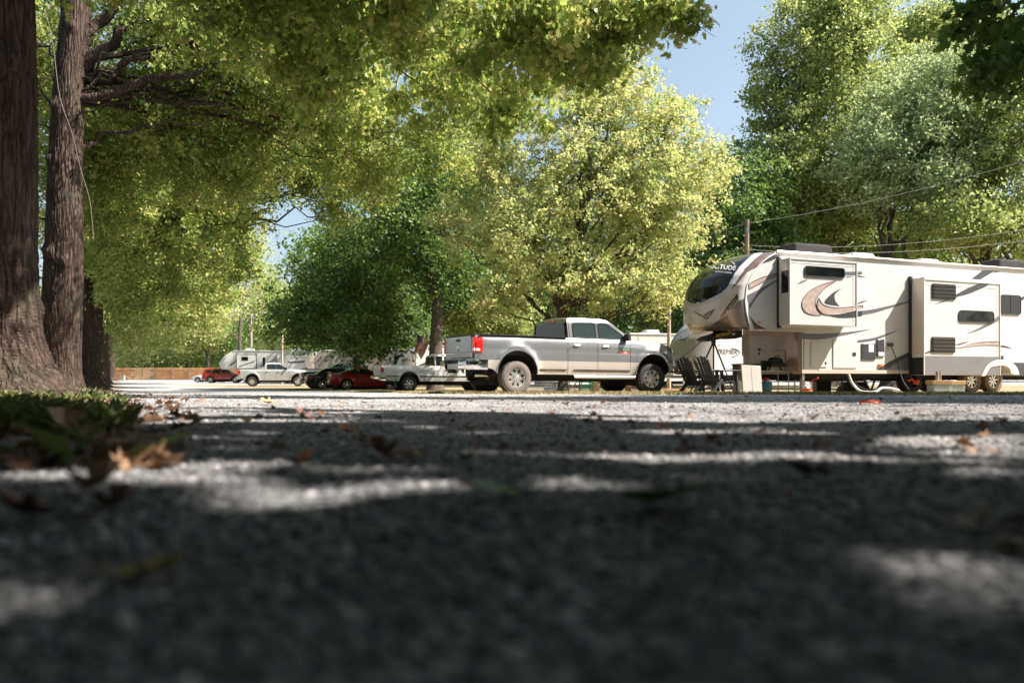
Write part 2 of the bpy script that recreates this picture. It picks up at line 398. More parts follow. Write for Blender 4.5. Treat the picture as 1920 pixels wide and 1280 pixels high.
def tri_blades(name,X,Y,h,wd,mat,seed,lean=.5):
    rng=np.random.RandomState(seed); n=len(X); a=rng.rand(n)*6.28
    Z=G(X,Y); d=np.stack([np.cos(a),np.sin(a),0*a],-1); ln=rng.randn(n,3)*lean*h[:,None]; ln[:,2]=0
    base=np.stack([X,Y,Z-.005],-1); mid=base+ln*.35+np.stack([0*a,0*a,h*.6],-1); top=base+ln+np.stack([0*a,0*a,h],-1)
    w_=wd*h
    V=np.stack([base-d*w_[:,None],base+d*w_[:,None],mid+d*w_[:,None]*.7,top,mid-d*w_[:,None]*.7],1)
    return np_mesh(name,V.reshape(-1,3),5,mat)
# verge grass
rng=np.random.RandomState(3)
n=4200; D=2.2*(26/2.2)**rng.rand(n); s_=rng.rand(n)**1.1*np.clip(D*.30,.9,4)+.12
X=-.49*D-.03-s_/.9
cl=np.sin(X*3.1+1)*np.sin(D*2.3+.5)+.6*np.sin(X*7+D*5)+rng.randn(n)*.25; k=cl>.15
X,D=X[k],D[k]; h=(.03+.07*rng.rand(len(X)))*np.clip(D/6,.6,1.3)
tag(tri_blades('verge_grass',X,D,h,.10,M['grass_blade'],4),kind='stuff',label='green grass tufts on the leaf-strewn verge by the big trunks')
# weeds: broad little leaves, nearer
n=5200; D=1.35*(14/1.35)**rng.rand(n); s_=.0+rng.rand(n)**1.1*(.35+.28*D); X=-.49*D-s_/.9
k=(np.sin(X*4+.5)*np.sin(D*3.1)+rng.randn(n)*.3)>.25; k&=rng.rand(n)<np.clip((D-1.3)/1.8,.03,1); X,D=X[k],D[k]
tag(tri_blades('verge_weeds',X,D,.03+.065*rng.rand(len(X)),.26,M['grass_blade'],5,.9),kind='stuff',label='low broad-leaved weeds on the dark verge')
# dry grass strip under the vehicles
n=60000; D=16+rng.rand(n)**1.6*34; ex=np.interp(D,PK_Y,PK_X); X=ex+rng.rand(n)**1.5*np.where(D<20,14,7)-.25
k=(np.abs(X/D)<.75)&((np.sin(X*1.3)*np.sin(D*1.9+X)+rng.randn(n)*.5)>-.45); X,D=X[k],D[k]
gr=rng.rand(len(X))<np.where(X>3,.45,.12)
h=.03+.06*rng.rand(len(X))
tag(tri_blades('dry_grass',X[~gr],D[~gr],h[~gr],.16,M['dry_grass'],6,.9),kind='stuff',label='dry straw-coloured grass strip along the parked vehicles')
tag(tri_blades('short_grass',X[gr],D[gr],h[gr],.16,M['grass_blade'],7,.9),kind='stuff',label='short green grass in front of the big camper')

# leaf shapes: lobed outline
def leaf_outline(kind):
    if kind=='oak':
        pts=[(0,0),(.07,.30),(.33,.22),(.18,.42),(.44,.52),(.17,.62),(.26,.86),(0,1)]
        L=[(x,y) for x,y in pts]; Rr=[(-x,y) for x,y in pts[1:-1]][::-1]; P=L+Rr
    elif kind=='mid': P=[(0,0),(.30,.25),(.16,.45),(.34,.62),(0,1),(-.34,.62),(-.16,.45),(-.30,.25)]
    elif kind=='tri': P=[(0,0),(.32,.5),(0,1),(-.32,.5)]
    return np.array(P)
def leaf_mesh_verts(pos,nrm,size,kind,rng,curl=.25):
    P=leaf_outline(kind); n=len(pos); k=len(P)
    r=rng.randn(n,3); t=np.cross(nrm,r); t/=np.linalg.norm(t,axis=1,keepdims=True)+1e-9; b=np.cross(nrm,t)
    x=P[:,0]; y=P[:,1]-.5; zc=curl*(x*x*2-y*y)
    V=pos[:,None,:]+size[:,None,None]*(t[:,None,:]*x[None,:,None]+b[:,None,:]*y[None,:,None]+nrm[:,None,:]*zc[None,:,None])
    return V.reshape(-1,3),k
# leaf litter
def litter(name,n,fn,size,mat,seed,label):
    rng=np.random.RandomState(seed); X,Y=fn(rng,n); n=len(X)
    nr=np.stack([rng.randn(n)*.45,rng.randn(n)*.45,np.ones(n)],-1); nr/=np.linalg.norm(nr,axis=1,keepdims=True)
    s=size*(.5+.8*rng.rand(n))
    V,k=leaf_mesh_verts(np.stack([X,Y,G(X,Y)+s*.16],-1),nr,s,'oak',rng,.5)
    tag(np_mesh(name,V,k,mat),label,kind='stuff')
def f1(r,n):
    D=1.3*(24/1.3)**r.rand(n); s=(r.rand(n)**1.3*np.clip(.35*D+.5,.5,4))-.10*D*r.rand(n)**2; return -.49*D-.03-s/.9,D
litter('leaf_litter',1300,f1,.075,M['dry_leaf'],8,'brown fallen leaves littering the verge')
def f2(r,n):
    D=1.6*(45/1.6)**r.rand(n); X=(r.rand(n)*1.15-.48)*D; k=verge_s(X,D)<0; return X[k],D[k]
litter('lane_leaf_litter',420,f2,.045,M['dry_leaf'],9,'small dry leaves scattered over the gravel lane')
# ---------------------------------------------------------------- trees
def inpoly(px,py,poly):
    P=np.array(poly,float); n=len(P); c=np.zeros(px.shape,bool); j=n-1
    for i in range(n):
        xi,yi=P[i]; xj,yj=P[j]
        if yi!=yj: c^=((yi>py)!=(yj>py))&(px<(xj-xi)*(py-yi)/(yj-yi)+xi)
        j=i
    return c
# openings in the canopy through which the sun reaches the lane (traced from the light patches on the gravel)
LIT=[ [(200,712),(640,712),(760,719),(430,722),(880,729),(1000,733),(560,737),(240,730)],[(1000,729),(1950,729),(1950,737),(1000,739)],
      [(240,742),(700,747),(560,752),(240,750)],
      [(500,754),(980,752),(1400,755),(1950,757),(1950,789),(1500,783),(1100,777),(900,770),(500,764)],
      [(230,772),(440,774),(430,780),(230,780)],[(230,789),(430,790),(420,795),(240,795)],[(1050,781),(1700,783),(1900,789),(1500,791),(1060,786)],
      [(1160,804),(1500,806),(1490,814),(1180,812)],
      [(780,842),(1180,845),(1500,848),(1950,812),(1950,868),(1640,864),(1200,857),(790,849)],
      [(1600,817),(1950,815),(1950,850),(1600,846)],
      [(1700,880),(1950,874),(1950,902),(1720,895)],
      [(90,874),(240,868),(420,866),(640,872),(900,888),(880,906),(500,901),(330,909),(240,920),(90,925)],
      [(230,950),(420,912),(760,900),(890,912),(800,948),(500,956),(330,972)],
      [(-100,880),(60,885),(110,940),(-100,960)],[(-100,728),(235,727),(235,738),(-100,741)],[(-100,748),(120,745),(220,752),(60,760),(-100,758)],[(150,800),(215,798),(210,812),(150,812)],
      [(-300,1070),(130,1065),(270,1130),(240,1200),(-300,1220)],
      [(1400,1085),(1600,1030),(1920,1012),(2200,1015),(2200,1160),(1800,1160),(1520,1140)] ]
_lr=np.random.RandomState(77)
for _ in range(46):      # many thin slivers of sun across the shaded lane
    cy_=760+150*_lr.rand()**1.4; cx_=250+1700*_lr.rand(); rx=50+150*_lr.rand(); ry=1.2+(cy_-740)*.022*(.6+_lr.rand())
    LIT.append([(cx_+rx*math.cos(t),cy_+ry*math.sin(t)+.02*rx*math.cos(t)*(_lr.rand()-.5)) for t in np.linspace(0,6.28,9)[:-1]])
def cull_ground(P):
    """True where a leaf may stay"""
    keep=np.ones(len(P),bool)
    zt=np.full(len(P),0.0)
    for _ in range(3):
        t=(P[:,2]-zt)/SUN[2]; X=P[:,0]-t*SUN[0]; Y=P[:,1]-t*SUN[1]; zt=G0(Y)
    ok=Y>.3; px=CX+F*X/np.where(ok,Y,1); py=HY+F*(HC-zt)/np.where(ok,Y,1)
    jit=np.random.RandomState(5).rand(len(P))
    for dy in (-.13*jit,0,.13*jit):
        px=CX+F*X/np.where(ok,Y+dy,1); py=HY+F*(HC-zt)/np.where(ok,Y+dy,1)
        for poly in LIT: keep&=~(ok&(Y>.4)&inpoly(px,py,poly))
    return keep|(np.random.RandomState(9).rand(len(P))<.012)
def cull_high(P):
    return cull_ground(P)|(P[:,2]<.474*P[:,1]+.25)
def slab(P,o,yaw,lo,hi):
    c,s=math.cos(yaw),math.sin(yaw); Q=P-np.array(o)
    Q=np.stack([Q[:,0]*c+Q[:,1]*s,-Q[:,0]*s+Q[:,1]*c,Q[:,2]],-1)
    d=-SUN; d=np.array([d[0]*c+d[1]*s,-d[0]*s+d[1]*c,d[2]])
    t0=(np.array(lo)-Q)/d; t1=(np.array(hi)-Q)/d
    a=np.minimum(t0,t1).max(1); b=np.maximum(t0,t1).min(1)
    return (b>np.maximum(a,0))
def cull_vehicles(P):
    hit=slab(P,(7.54,21.6,0),R(22),(-2.6,-.7,-.3),(11,2.5,3.7))
    hit|=slab(P,(.5,20.6,0),R(27),(-1.4,-1,-.3),(5,1,1.8))
    return ~hit

def cull_fence(P): return ~slab(P,(-63,122,0),0,(0,-14,-1),(26,2,3))
def tube_np(pts,rad,n):
    pts=np.asarray(pts,float); k=len(pts); t=np.gradient(pts,axis=0); t/=np.linalg.norm(t,axis=1,keepdims=True)+1e-9
    ref=np.array([0.31,0.17,.93]) if abs(t[0,2])<.9 else np.array([1.,0.1,0])
    a=np.cross(t,ref); a/=np.linalg.norm(a,axis=1,keepdims=True)+1e-9; b=np.cross(a,t)
    th=np.linspace(0,2*np.pi,n,endpoint=False)
    V=pts[:,None]+np.asarray(rad)[:,None,None]*(a[:,None]*np.cos(th)[None,:,None]+b[:,None]*np.sin(th)[None,:,None])
    i=np.arange(k-1)[:,None]*n; j=np.arange(n)[None]; j2=(j+1)%n
    Fc=np.stack([i+j,i+j2,i+n+j2,i+n+j],-1).reshape(-1,4)
    return V.reshape(-1,3),Fc
class Wood:
    def __init__(s): s.V=[]; s.F=[]; s.n=0
    def add(s,V,Fc): s.V.append(V); s.F.append(Fc+s.n); s.n+=len(V)
    def tube(s,pts,rad,n=6): s.add(*tube_np(pts,rad,n))
    def build(s,name,mat,parent): 
        return np_mesh_faces(name,np.concatenate(s.V),np.concatenate(s.F),mat,parent,True)
def trunk_big(wd,path,r0,flare,H,seed,n=150,m=330,ridges=True):
    """fluted trunk with root flare; path(z)->(x,y) offset"""
    rng=np.random.RandomState(seed); z=np.concatenate([np.linspace(-.25,1.6,m//2),np.linspace(1.6,H,m//2+1)[1:]])
    th=np.linspace(0,2*np.pi,n,endpoint=False); TH,Z=np.meshgrid(th,z)
    base=r0*(1-.030*np.clip(Z,0,30)); fl=flare*np.exp(-np.clip(Z,-.3,9)/.42)
    but=sum((.5/k_)*np.cos(k_*TH+rng.rand()*6.28) for k_ in (3,5,7,11))
    rad=base+fl*(1+.55*but)+r0*.05*np.exp(-np.clip(Z,0,9)/1.5)*but
    rad+=r0*.03*np.sin(2*TH+Z*.5)+r0*.02*np.sin(3*TH-Z*.9)
    if ridges:
        rg=0
        for f_,a_ in ((17,.5),(29,.6),(41,.35)):
            rg=rg+a_*(1-2.2*np.abs(np.sin(.5*f_*TH+1.3*np.sin(Z*2.3+rng.rand()*6+TH*2)+.9*np.sin(Z*6.1+TH*5+rng.rand()*6))))
        rad+=.013*rg*(.7+.3*np.sin(Z*9+TH*13))+.006*rng.randn(*rad.shape)
        for _k in range(10):
            tk,zk=rng.rand()*6.28,1+rng.rand()*H*.8; rad+=.10*r0/.5*np.exp(-((np.angle(np.exp(1j*(TH-tk)))*r0/.13)**2+((Z-zk)/.16)**2))
    p=np.array([path(zz) for zz in z])
    V=np.stack([p[:,0][:,None]+rad*np.cos(TH),p[:,1][:,None]+rad*np.sin(TH),Z],-1)
    k=len(z); i=np.arange(k-1)[:,None]*n; j=np.arange(n)[None]; j2=(j+1)%n
    wd.add(V.reshape(-1,3),np.stack([i+j,i+j2,i+n+j2,i+n+j],-1).reshape(-1,4))
def bez(a,c,b,n):
    t=np.linspace(0,1,n)[:,None]; return (1-t)**2*a+2*t*(1-t)*c+t*t*b
def pxblobs(L):
    """(px,py,D,rx,ry,rd) -> world ellipsoids"""
    out=[]
    for px,py,D,rx,ry,rd in L:
        out.append((np.array(W(px,py,D)),np.array([rx*D/F,rd,ry*D/F])))
    return out
def tree(name,label,cat,group,base,r0,blobs,nclump,lpc,lsize,leaf,bark='oak_bark',kind='mid',seed=1,clump_r=.6,
         Ht=8,flare=.25,culls=(),forks=None,twig='grey_bark',droop=0,limbs=3,twigs=True,big=False,outer=.45,leanx=0,shape=.75,maxdev=.35,ground=None,bare=0,zmin=.35,lrad=1.0):
    rng=np.random.RandomState(seed)
    bx,by=base; bz=g(bx,by) if ground is None else ground
    root=empty(name,(bx,by,bz)); tag(root,label,cat,group)
    O=np.array([bx,by,bz])
    vol=np.array([np.prod(r) for _,r in blobs])**.8; vol/=vol.sum()
    bi=rng.choice(len(blobs),nclump,p=vol)
    d=rng.randn(nclump,3); d/=np.linalg.norm(d,axis=1,keepdims=True)
    rr=rng.rand(nclump)**outer
    cc=np.array([blobs[i][0] for i in bi]); cr=np.array([blobs[i][1] for i in bi])
    # lumpy outline
    lump=1+.18*np.sin(d[:,0]*5+seed)+.15*np.sin(d[:,2]*7+d[:,1]*4)
    cl=cc+d*cr*(rr*lump)[:,None]-O
    cl=cl[cl[:,2]>.9]
    wd=Wood(); tw=Wood()
    lp=lambda z:(leanx*z+.05*math.sin(z*.7+seed),.05*math.cos(z*.6+seed))
    if big: trunk_big(wd,lp,r0,flare,Ht,seed)
    else:
        z=np.concatenate([[-.2,0,.15,.4,.9],np.linspace(1.6,Ht,10)])
        pts=np.array([[*lp(zz),zz] for zz in z]); rad=r0*(1-.45*np.clip(z,0,None)/Ht)+flare*np.exp(-np.clip(z,-.2,9)/.25)
        wd.tube(pts,rad,14)
    top=np.array([*lp(Ht),Ht])
    nodes=[];  nrad=[]
    targets=[]
    if forks is not None:
        for (z0,tgt,rf) in forks: targets.append((z0,np.array(tgt)-O,rf))
    for bcen,br in blobs:
        for k in range(limbs):
            o=rng.randn(3); o/=np.linalg.norm(o); tg=bcen+o*br*.45-O
            z0=min(Ht*.98,max(Ht*(zmin+.2*rng.rand()*(1-zmin)),tg[2]*(.3+.4*rng.rand())))
            targets.append((z0,tg,lrad*(.02+.0075*np.linalg.norm(tg-np.array([0,0,z0]))*(.7+.6*rng.rand()))))
    for z0,tg,rl in targets:
        st=np.array([*lp(z0),z0]); mid=(st+tg)/2+np.array([0,0,.12*np.linalg.norm(tg-st)])+rng.randn(3)*.06*np.linalg.norm(tg-st)
        p=bez(st,mid,tg,12); p[1:-1]+=rng.randn(10,3)*.02*np.linalg.norm(tg-st)
        rd=rl*(1-.8*np.linspace(0,1,12)); wd.tube(p,rd,8)
        nodes.append(p[2:]); nrad.append(rd[2:])
    nodes=np.concatenate(nodes); nrad=np.concatenate(nrad)
    if twigs:
        order=np.argsort([np.min(np.sum((nodes-c)**2,1)) for c in cl])
        NN=nodes; NR=nrad
        for c in cl[order]:
            dd=np.sum((NN-c)**2,1); j=int(np.argmin(dd)); a=NN[j]; L=math.sqrt(dd[j])
            if L<.15: continue
            mid=(a+c)/2+np.array([0,0,.10*L])+rng.randn(3)*.10*L
            p=bez(a,mid,c,6); r_=min(NR[j]*.6,.012+.014*L); rd=np.linspace(r_,max(.004,r_*.35),6); tw.tube(p,rd,4)
            NN=np.concatenate([NN,p[2:]]); NR=np.concatenate([NR,rd[2:]])
            for q in range(2+bare):
                e=c+rng.randn(3)*clump_r*.8*np.array([1,1,.7]); m2=(c+e)/2+rng.randn(3)*.12; tw.tube(bez(p[4],m2,e,4),[r_*.4+.003,r_*.3+.003,.004,.003],3)
    tr=wd.build('trunk',M[bark],root)
    if tw.V: tw.build('twigs',M[twig],root)
    # leaves
    n=len(cl)*lpc; ci=np.repeat(np.arange(len(cl)),lpc)
    q=rng.randn(n,3); q/=np.linalg.norm(q,axis=1,keepdims=True); q*= (rng.rand(n)**.55*np.where(rng.rand(n)<.3,1.55,1.0))[:,None]
    csz=(.55+.8*rng.rand(len(cl)))[ci]
    pos=cl[ci]+q*clump_r*csz[:,None]*np.array([1,1,shape])
    pos[:,2]-=.18*clump_r*(q[:,0]**2+q[:,1]**2)*csz
    wp=pos+O; keep=wp[:,2]>g(bx,by)+.5
    for cu in culls: keep&=cu(wp)
    pos=pos[keep]; q=q[keep]; n=len(pos)
    out=pos-(np.array([b[0] for b in blobs]).mean(0)-O); out/=np.linalg.norm(out,axis=1,keepdims=True)+1e-9
    nr=rng.randn(n,3)*.75*np.array([1+droop,1+droop,1])+np.array([.12,0,.32*(1-droop)])+out*.25; nr/=np.linalg.norm(nr,axis=1,keepdims=True)
    V,k=leaf_mesh_verts(pos,nr,lsize*(.6+.7*rng.rand(n)),kind,rng)
    np_mesh('crown',V,k,M[leaf],root)
    return root

D2=DENS
# --- the row of big oaks along the left verge
grp='big old trees in a row along the left side of the lane'
tree('oak_tree','nearest and thickest trunk at the left edge with spreading roots and deep furrowed bark','tree',grp,(WX(-26,9.75),9.75),.55,
     pxblobs([(300,-190,13,300,190,3),(620,-120,12.5,230,150,2.5),(760,10,12,210,80,2),(1010,45,11.5,190,95,1.8),(1140,45,11,120,85,1.5),(1235,0,10.6,75,75,1.1),(1285,38,10.4,32,28,.35),(860,160,15,100,75,1.6),(540,40,14,190,80,2),(950,200,14,90,60,1.4),(640,150,15,110,90,1.6)])+[(np.array([-2.5,9.5,8.2]),np.array([4.,2.6,2.2]))],
     int(1700*D2),64,.125,'oak_leaf',kind='oak',seed=11,clump_r=.33,droop=.7,twig='twig_bark',Ht=10,flare=.5,culls=(cull_high,cull_vehicles),big=True,limbs=2,outer=.6,zmin=.85,lrad=.7,bare=1)
tree('oak_tree','second trunk from the left, leaning slightly right, with a rope hanging beside it','tree',grp,(WX(112,22.3)-.1,22.3),.54,
     pxblobs([(330,50,25,240,190,3.0),(170,300,27,110,260,2.6),(520,110,25,210,150,4),(330,250,27,190,130,4),(600,230,27,110,80,3),(700,190,26,90,110,2.5),(820,270,27,80,60,2),(430,310,27,110,70,2.5),(830,110,24,90,90,2.5),(60,120,26,60,170,2.4),(680,330,27,80,55,2)]),
     int(2400*D2),64,.122,'oak_leaf',kind='mid',seed=12,clump_r=.45,droop=.4,twig='twig_bark',Ht=13,flare=.16,culls=(cull_high,cull_vehicles),big=True,limbs=2,outer=.55,leanx=.05,bare=2,zmin=.6,lrad=.8,
     forks=[(8.6,W(330,15,23),.20),(8.0,W(470,105,22.5),.15),(9.2,W(250,-40,23),.22),(6.4,W(400,225,23),.08),(6.3,W(60,150,22),.08),(4.5,W(60,410,22),.06),(9.6,W(90,-60,22.5),.2),(7.2,W(215,190,21.6),.04),(6.9,W(70,235,22),.05)])
tree('oak_tree','third trunk of the left row, grey-brown and straight','tree',grp,(WX(158,36.7),36.7),.46,
     pxblobs([(330,390,37,190,150,5.5),(500,300,38,110,90,4.5),(230,420,38,130,200,5),(640,330,37,90,70,3),(560,250,36,120,90,4),(700,300,38,80,60,3),(590,330,38,50,40,2),(625,400,39,35,40,2)]),
     int(1500*D2),50,.16,'oak_leaf',kind='mid',seed=13,twig='twig_bark',clump_r=.58,Ht=13,flare=.5,culls=(cull_vehicles,),big=True,limbs=3,bare=3)
tree('oak_tree','fourth trunk of the left row, pale brown, partly behind the third','tree',grp,(WX(183,55),55),.48,
     pxblobs([(330,490,56,160,110,7),(240,520,57,90,120,6),(430,430,58,60,60,4)]),
     int(900*D2),46,.23,'oak_leaf',kind='mid',seed=14,clump_r=.85,Ht=14,flare=.5,culls=(cull_vehicles,),limbs=3)
tree('oak_tree','fifth trunk of the left row, lit on its base','tree',grp,(WX(196,80),80),.50,
     pxblobs([(320,560,82,120,80,9),(240,580,84,70,90,6)]),int(600*D2),42,.36,'gold_leaf',kind='tri',seed=15,culls=(cull_fence,),clump_r=1.1,Ht=14,flare=.5,limbs=3)
tree('oak_tree','farthest thin trunk of the left row before the wooden fence','tree',grp,(WX(210,112),112),.48,
     pxblobs([(290,590,118,90,60,10),(230,600,114,50,60,7)]),int(400*D2),42,.42,'gold_leaf',kind='tri',seed=16,culls=(cull_fence,),clump_r=1.3,Ht=14,flare=.4,limbs=3)
# --- centre: the bright tree behind the silver pickup
tree('maple_tree','bright yellow-green tree with a forked trunk right behind the silver pickup','tree','trees behind the parked vehicles',(WX(1050,33),33),.28,
     pxblobs([(1120,330,33,215,170,4.5),(1240,400,33,130,120,4),(980,440,32,120,120,4),(1130,200,33,130,100,3.5),(1150,120,33,80,60,2.5),(1240,220,33,70,70,2.5),(1270,300,33,95,90,3),(1120,530,32,170,60,4),(1240,540,31,60,60,2.5),(1350,315,33,42,40,1.5),(900,250,33,90,90,3),(860,420,34,60,80,2.5),(930,560,31,70,55,2.5),(920,330,34,70,60,2)]),
     int(2600*D2),32,.135,'gold_leaf',bark='grey_bark',kind='mid',seed=21,twig='twig_bark',clump_r=.36,Ht=3.6,flare=.1,culls=(cull_vehicles,),limbs=2,leanx=.03,outer=.5,bare=3,
     forks=[(2.9,W(1045,330,32.4),.13),(2.6,W(1100,230,33),.15),(3.2,W(1220,420,32),.09),(3.3,W(980,400,32),.08),(3.4,W(1160,300,32.2),.08),(3.3,W(1250,250,32.6),.07)])
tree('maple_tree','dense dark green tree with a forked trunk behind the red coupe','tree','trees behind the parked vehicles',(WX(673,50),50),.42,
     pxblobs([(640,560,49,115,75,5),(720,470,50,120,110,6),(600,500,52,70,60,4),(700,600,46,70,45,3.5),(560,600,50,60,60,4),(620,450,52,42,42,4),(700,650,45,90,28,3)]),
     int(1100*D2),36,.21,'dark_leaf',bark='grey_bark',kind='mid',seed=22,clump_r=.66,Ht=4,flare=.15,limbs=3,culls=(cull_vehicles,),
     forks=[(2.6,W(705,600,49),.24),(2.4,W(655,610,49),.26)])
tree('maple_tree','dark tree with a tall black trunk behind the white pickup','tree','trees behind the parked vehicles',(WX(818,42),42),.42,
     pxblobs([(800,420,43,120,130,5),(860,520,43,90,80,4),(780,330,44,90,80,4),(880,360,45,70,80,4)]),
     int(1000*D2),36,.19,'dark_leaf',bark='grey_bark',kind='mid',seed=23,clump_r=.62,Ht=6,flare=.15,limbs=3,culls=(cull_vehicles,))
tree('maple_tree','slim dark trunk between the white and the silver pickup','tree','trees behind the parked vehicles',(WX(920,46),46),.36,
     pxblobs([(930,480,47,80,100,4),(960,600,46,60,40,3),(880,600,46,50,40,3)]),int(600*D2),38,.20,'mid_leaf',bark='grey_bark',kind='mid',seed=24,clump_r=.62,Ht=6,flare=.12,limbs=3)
# --- right: tall trees beyond the camper
grp='tall trees beyond the big camper'
tree('tall_tree','tallest tree, green and towering, just right of the open sky','tree',grp,(WX(1560,62),62),.5,
     pxblobs([(1540,100,62,110,120,6),(1560,-10,62,85,70,5),(1500,230,62,100,110,6),(1600,40,63,90,70,5),(1640,180,64,80,100,5),(1480,330,60,80,80,5),(1560,360,60,120,110,6),(1420,180,61,22,24,1.5),(1440,90,61,30,60,2)]),
     int(1250*D2),58,.27,'mid_leaf',bark='grey_bark',kind='mid',seed=31,clump_r=.90,Ht=18,limbs=2,outer=.42)
tree('tall_tree','pale silvery-green tree in front of the tallest one','tree',grp,(WX(1665,54),54),.5,
     pxblobs([(1720,230,55,110,120,6),(1680,340,54,110,90,5),(1760,150,56,80,70,5),(1800,300,54,90,110,5),(1620,300,54,60,80,4)]),
     int(1150*D2),60,.23,'pale_leaf',bark='grey_bark',kind='tri',seed=32,clump_r=.80,Ht=9,limbs=2,outer=.42,forks=[(5,W(1650,330,53),.2),(5,W(1740,300,53),.2)])
tree('tall_tree','broad green tree at the right edge behind the rear of the camper','tree',grp,(WX(1850,50),50),.45,
     pxblobs([(1870,280,52,90,140,6),(1900,420,50,100,70,5),(1780,420,50,90,60,5),(1920,150,53,80,120,5)]),
     int(900*D2),56,.22,'mid_leaf',bark='grey_bark',kind='mid',seed=33,clump_r=.80,Ht=8,limbs=3,forks=[(2.5,W(1800,380,50),.25),(3,W(1900,380,50),.25)])
tree('tall_tree','yellow-green treetop showing between the tallest tree and the right edge','tree',grp,(WX(1760,80),80),.5,
     pxblobs([(1740,80,80,90,60,7),(1820,100,80,60,60,6),(1730,40,80,50,30,4)]),int(600*D2),40,.34,'mid_leaf',bark='grey_bark',kind='tri',seed=34,clump_r=1.1,Ht=25,limbs=3)
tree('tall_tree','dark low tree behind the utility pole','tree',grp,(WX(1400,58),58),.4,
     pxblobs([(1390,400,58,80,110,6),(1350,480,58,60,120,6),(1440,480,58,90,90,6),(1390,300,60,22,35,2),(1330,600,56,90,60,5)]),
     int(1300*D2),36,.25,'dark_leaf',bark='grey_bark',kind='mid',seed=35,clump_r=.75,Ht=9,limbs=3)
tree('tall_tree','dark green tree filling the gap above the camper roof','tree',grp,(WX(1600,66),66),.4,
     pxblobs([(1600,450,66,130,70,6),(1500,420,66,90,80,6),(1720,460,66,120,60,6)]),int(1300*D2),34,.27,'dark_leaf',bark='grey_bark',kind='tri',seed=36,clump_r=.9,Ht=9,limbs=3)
# --- shade trees beside and behind the camera: their limbs hang into the top right corner and shade the lane; some are unseen, added to block sky
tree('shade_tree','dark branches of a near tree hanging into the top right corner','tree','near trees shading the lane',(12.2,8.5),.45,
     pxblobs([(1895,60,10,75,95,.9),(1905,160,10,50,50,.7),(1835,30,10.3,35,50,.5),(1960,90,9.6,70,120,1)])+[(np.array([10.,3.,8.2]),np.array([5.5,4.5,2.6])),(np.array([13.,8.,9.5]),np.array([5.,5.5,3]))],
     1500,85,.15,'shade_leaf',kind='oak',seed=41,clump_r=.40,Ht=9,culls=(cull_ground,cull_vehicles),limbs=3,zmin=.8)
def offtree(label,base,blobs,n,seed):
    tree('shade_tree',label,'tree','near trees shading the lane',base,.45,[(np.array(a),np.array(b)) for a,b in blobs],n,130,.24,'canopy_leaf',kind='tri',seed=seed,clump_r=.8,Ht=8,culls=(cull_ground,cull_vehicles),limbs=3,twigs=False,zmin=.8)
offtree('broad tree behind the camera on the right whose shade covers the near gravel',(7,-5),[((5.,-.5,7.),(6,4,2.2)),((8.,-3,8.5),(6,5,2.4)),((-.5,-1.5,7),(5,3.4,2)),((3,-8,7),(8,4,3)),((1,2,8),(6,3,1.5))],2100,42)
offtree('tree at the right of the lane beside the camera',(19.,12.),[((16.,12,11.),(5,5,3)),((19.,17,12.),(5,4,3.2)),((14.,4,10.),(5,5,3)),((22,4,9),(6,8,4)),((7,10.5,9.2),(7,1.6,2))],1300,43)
offtree('unseen tree added behind the camera at left to block sky light',(-5.5,-3.5),[((-3.,-2.,7),(5,3.4,2.2)),((-6.,-5,8),(6,5,4)),((-9,2,7),(4,4,4))],900,44)  # out-of-view tree, added to cut sky light from behind left
offtree('unseen leafy tree added left of the camera to block sky light',(-13,6),[((-12,6,6),(4,5,5)),((-15,14,7),(4,6,6)),((-13,-4,5),(4,5,5))],900,45)  # added out of view to hold back sky light on this side
offtree('unseen dense bushy tree added close behind the camera to darken the near gravel',(1,-4.5),[((0,-3.2,2.6),(5,1.6,2.4)),((5,-3.5,3),(4,2,2.6)),((-5,-3.4,2.6),(4,1.8,2.4))],900,46)  # low unseen foliage, added to screen the sky from the nearest gravel
# --- background
def bgtree(label,px,D,blobs,n,leaf,seed,ls=.4,cr=1.6,Ht=12,**k):
    return tree('woodland_tree',label,'tree','trees beyond the fence and the campers',(WX(px,D),D),.3,pxblobs(blobs),int(n*D2*2),34,ls,leaf,bark='grey_bark',kind='tri',seed=seed,clump_r=cr,Ht=Ht,limbs=2,culls=(cull_fence,),**k)
bgtree('sunlit yellow tree above the far camper at the end of the lane',450,120,[(450,500,120,60,95,8),(470,440,120,30,50,5),(400,590,118,60,50,6)],260,'gold_leaf',51)
bgtree('pale green tree just left of the far camper',390,130,[(380,600,130,60,60,8),(330,620,130,50,50,7)],220,'gold_leaf',52)
bgtree('green tree behind the wooden gate',270,135,[(270,620,135,60,70,8),(230,560,135,50,70,8)],220,'mid_leaf',53)
bgtree('dark bushy tree over the far end of the fence',350,140,[(350,640,142,70,60,8),(420,640,142,60,50,8),(300,560,142,80,80,8)],300,'dark_leaf',54)
bgtree('hazy green tree right of the street lamp',510,135,[(520,600,135,45,70,7),(500,540,135,25,40,4),(560,620,130,50,60,7)],220,'mid_leaf',55)
bgtree('dark tree behind the brown camper',760,85,[(740,600,86,110,80,8),(640,640,86,80,60,6),(700,500,88,100,90,7)],360,'dark_leaf',56,.32,1.4)
bgtree('dark trees mass behind the bright maple',1010,70,[(1000,560,72,130,110,7),(1150,580,72,130,90,7),(900,560,70,100,110,7),(1100,420,74,160,130,8)],520,'dark_leaf',57,.30,1.3)
bgtree('green tree left of the white trailer',1250,68,[(1250,560,70,90,90,7),(1210,460,72,90,110,7)],300,'mid_leaf',58,.28,1.2)
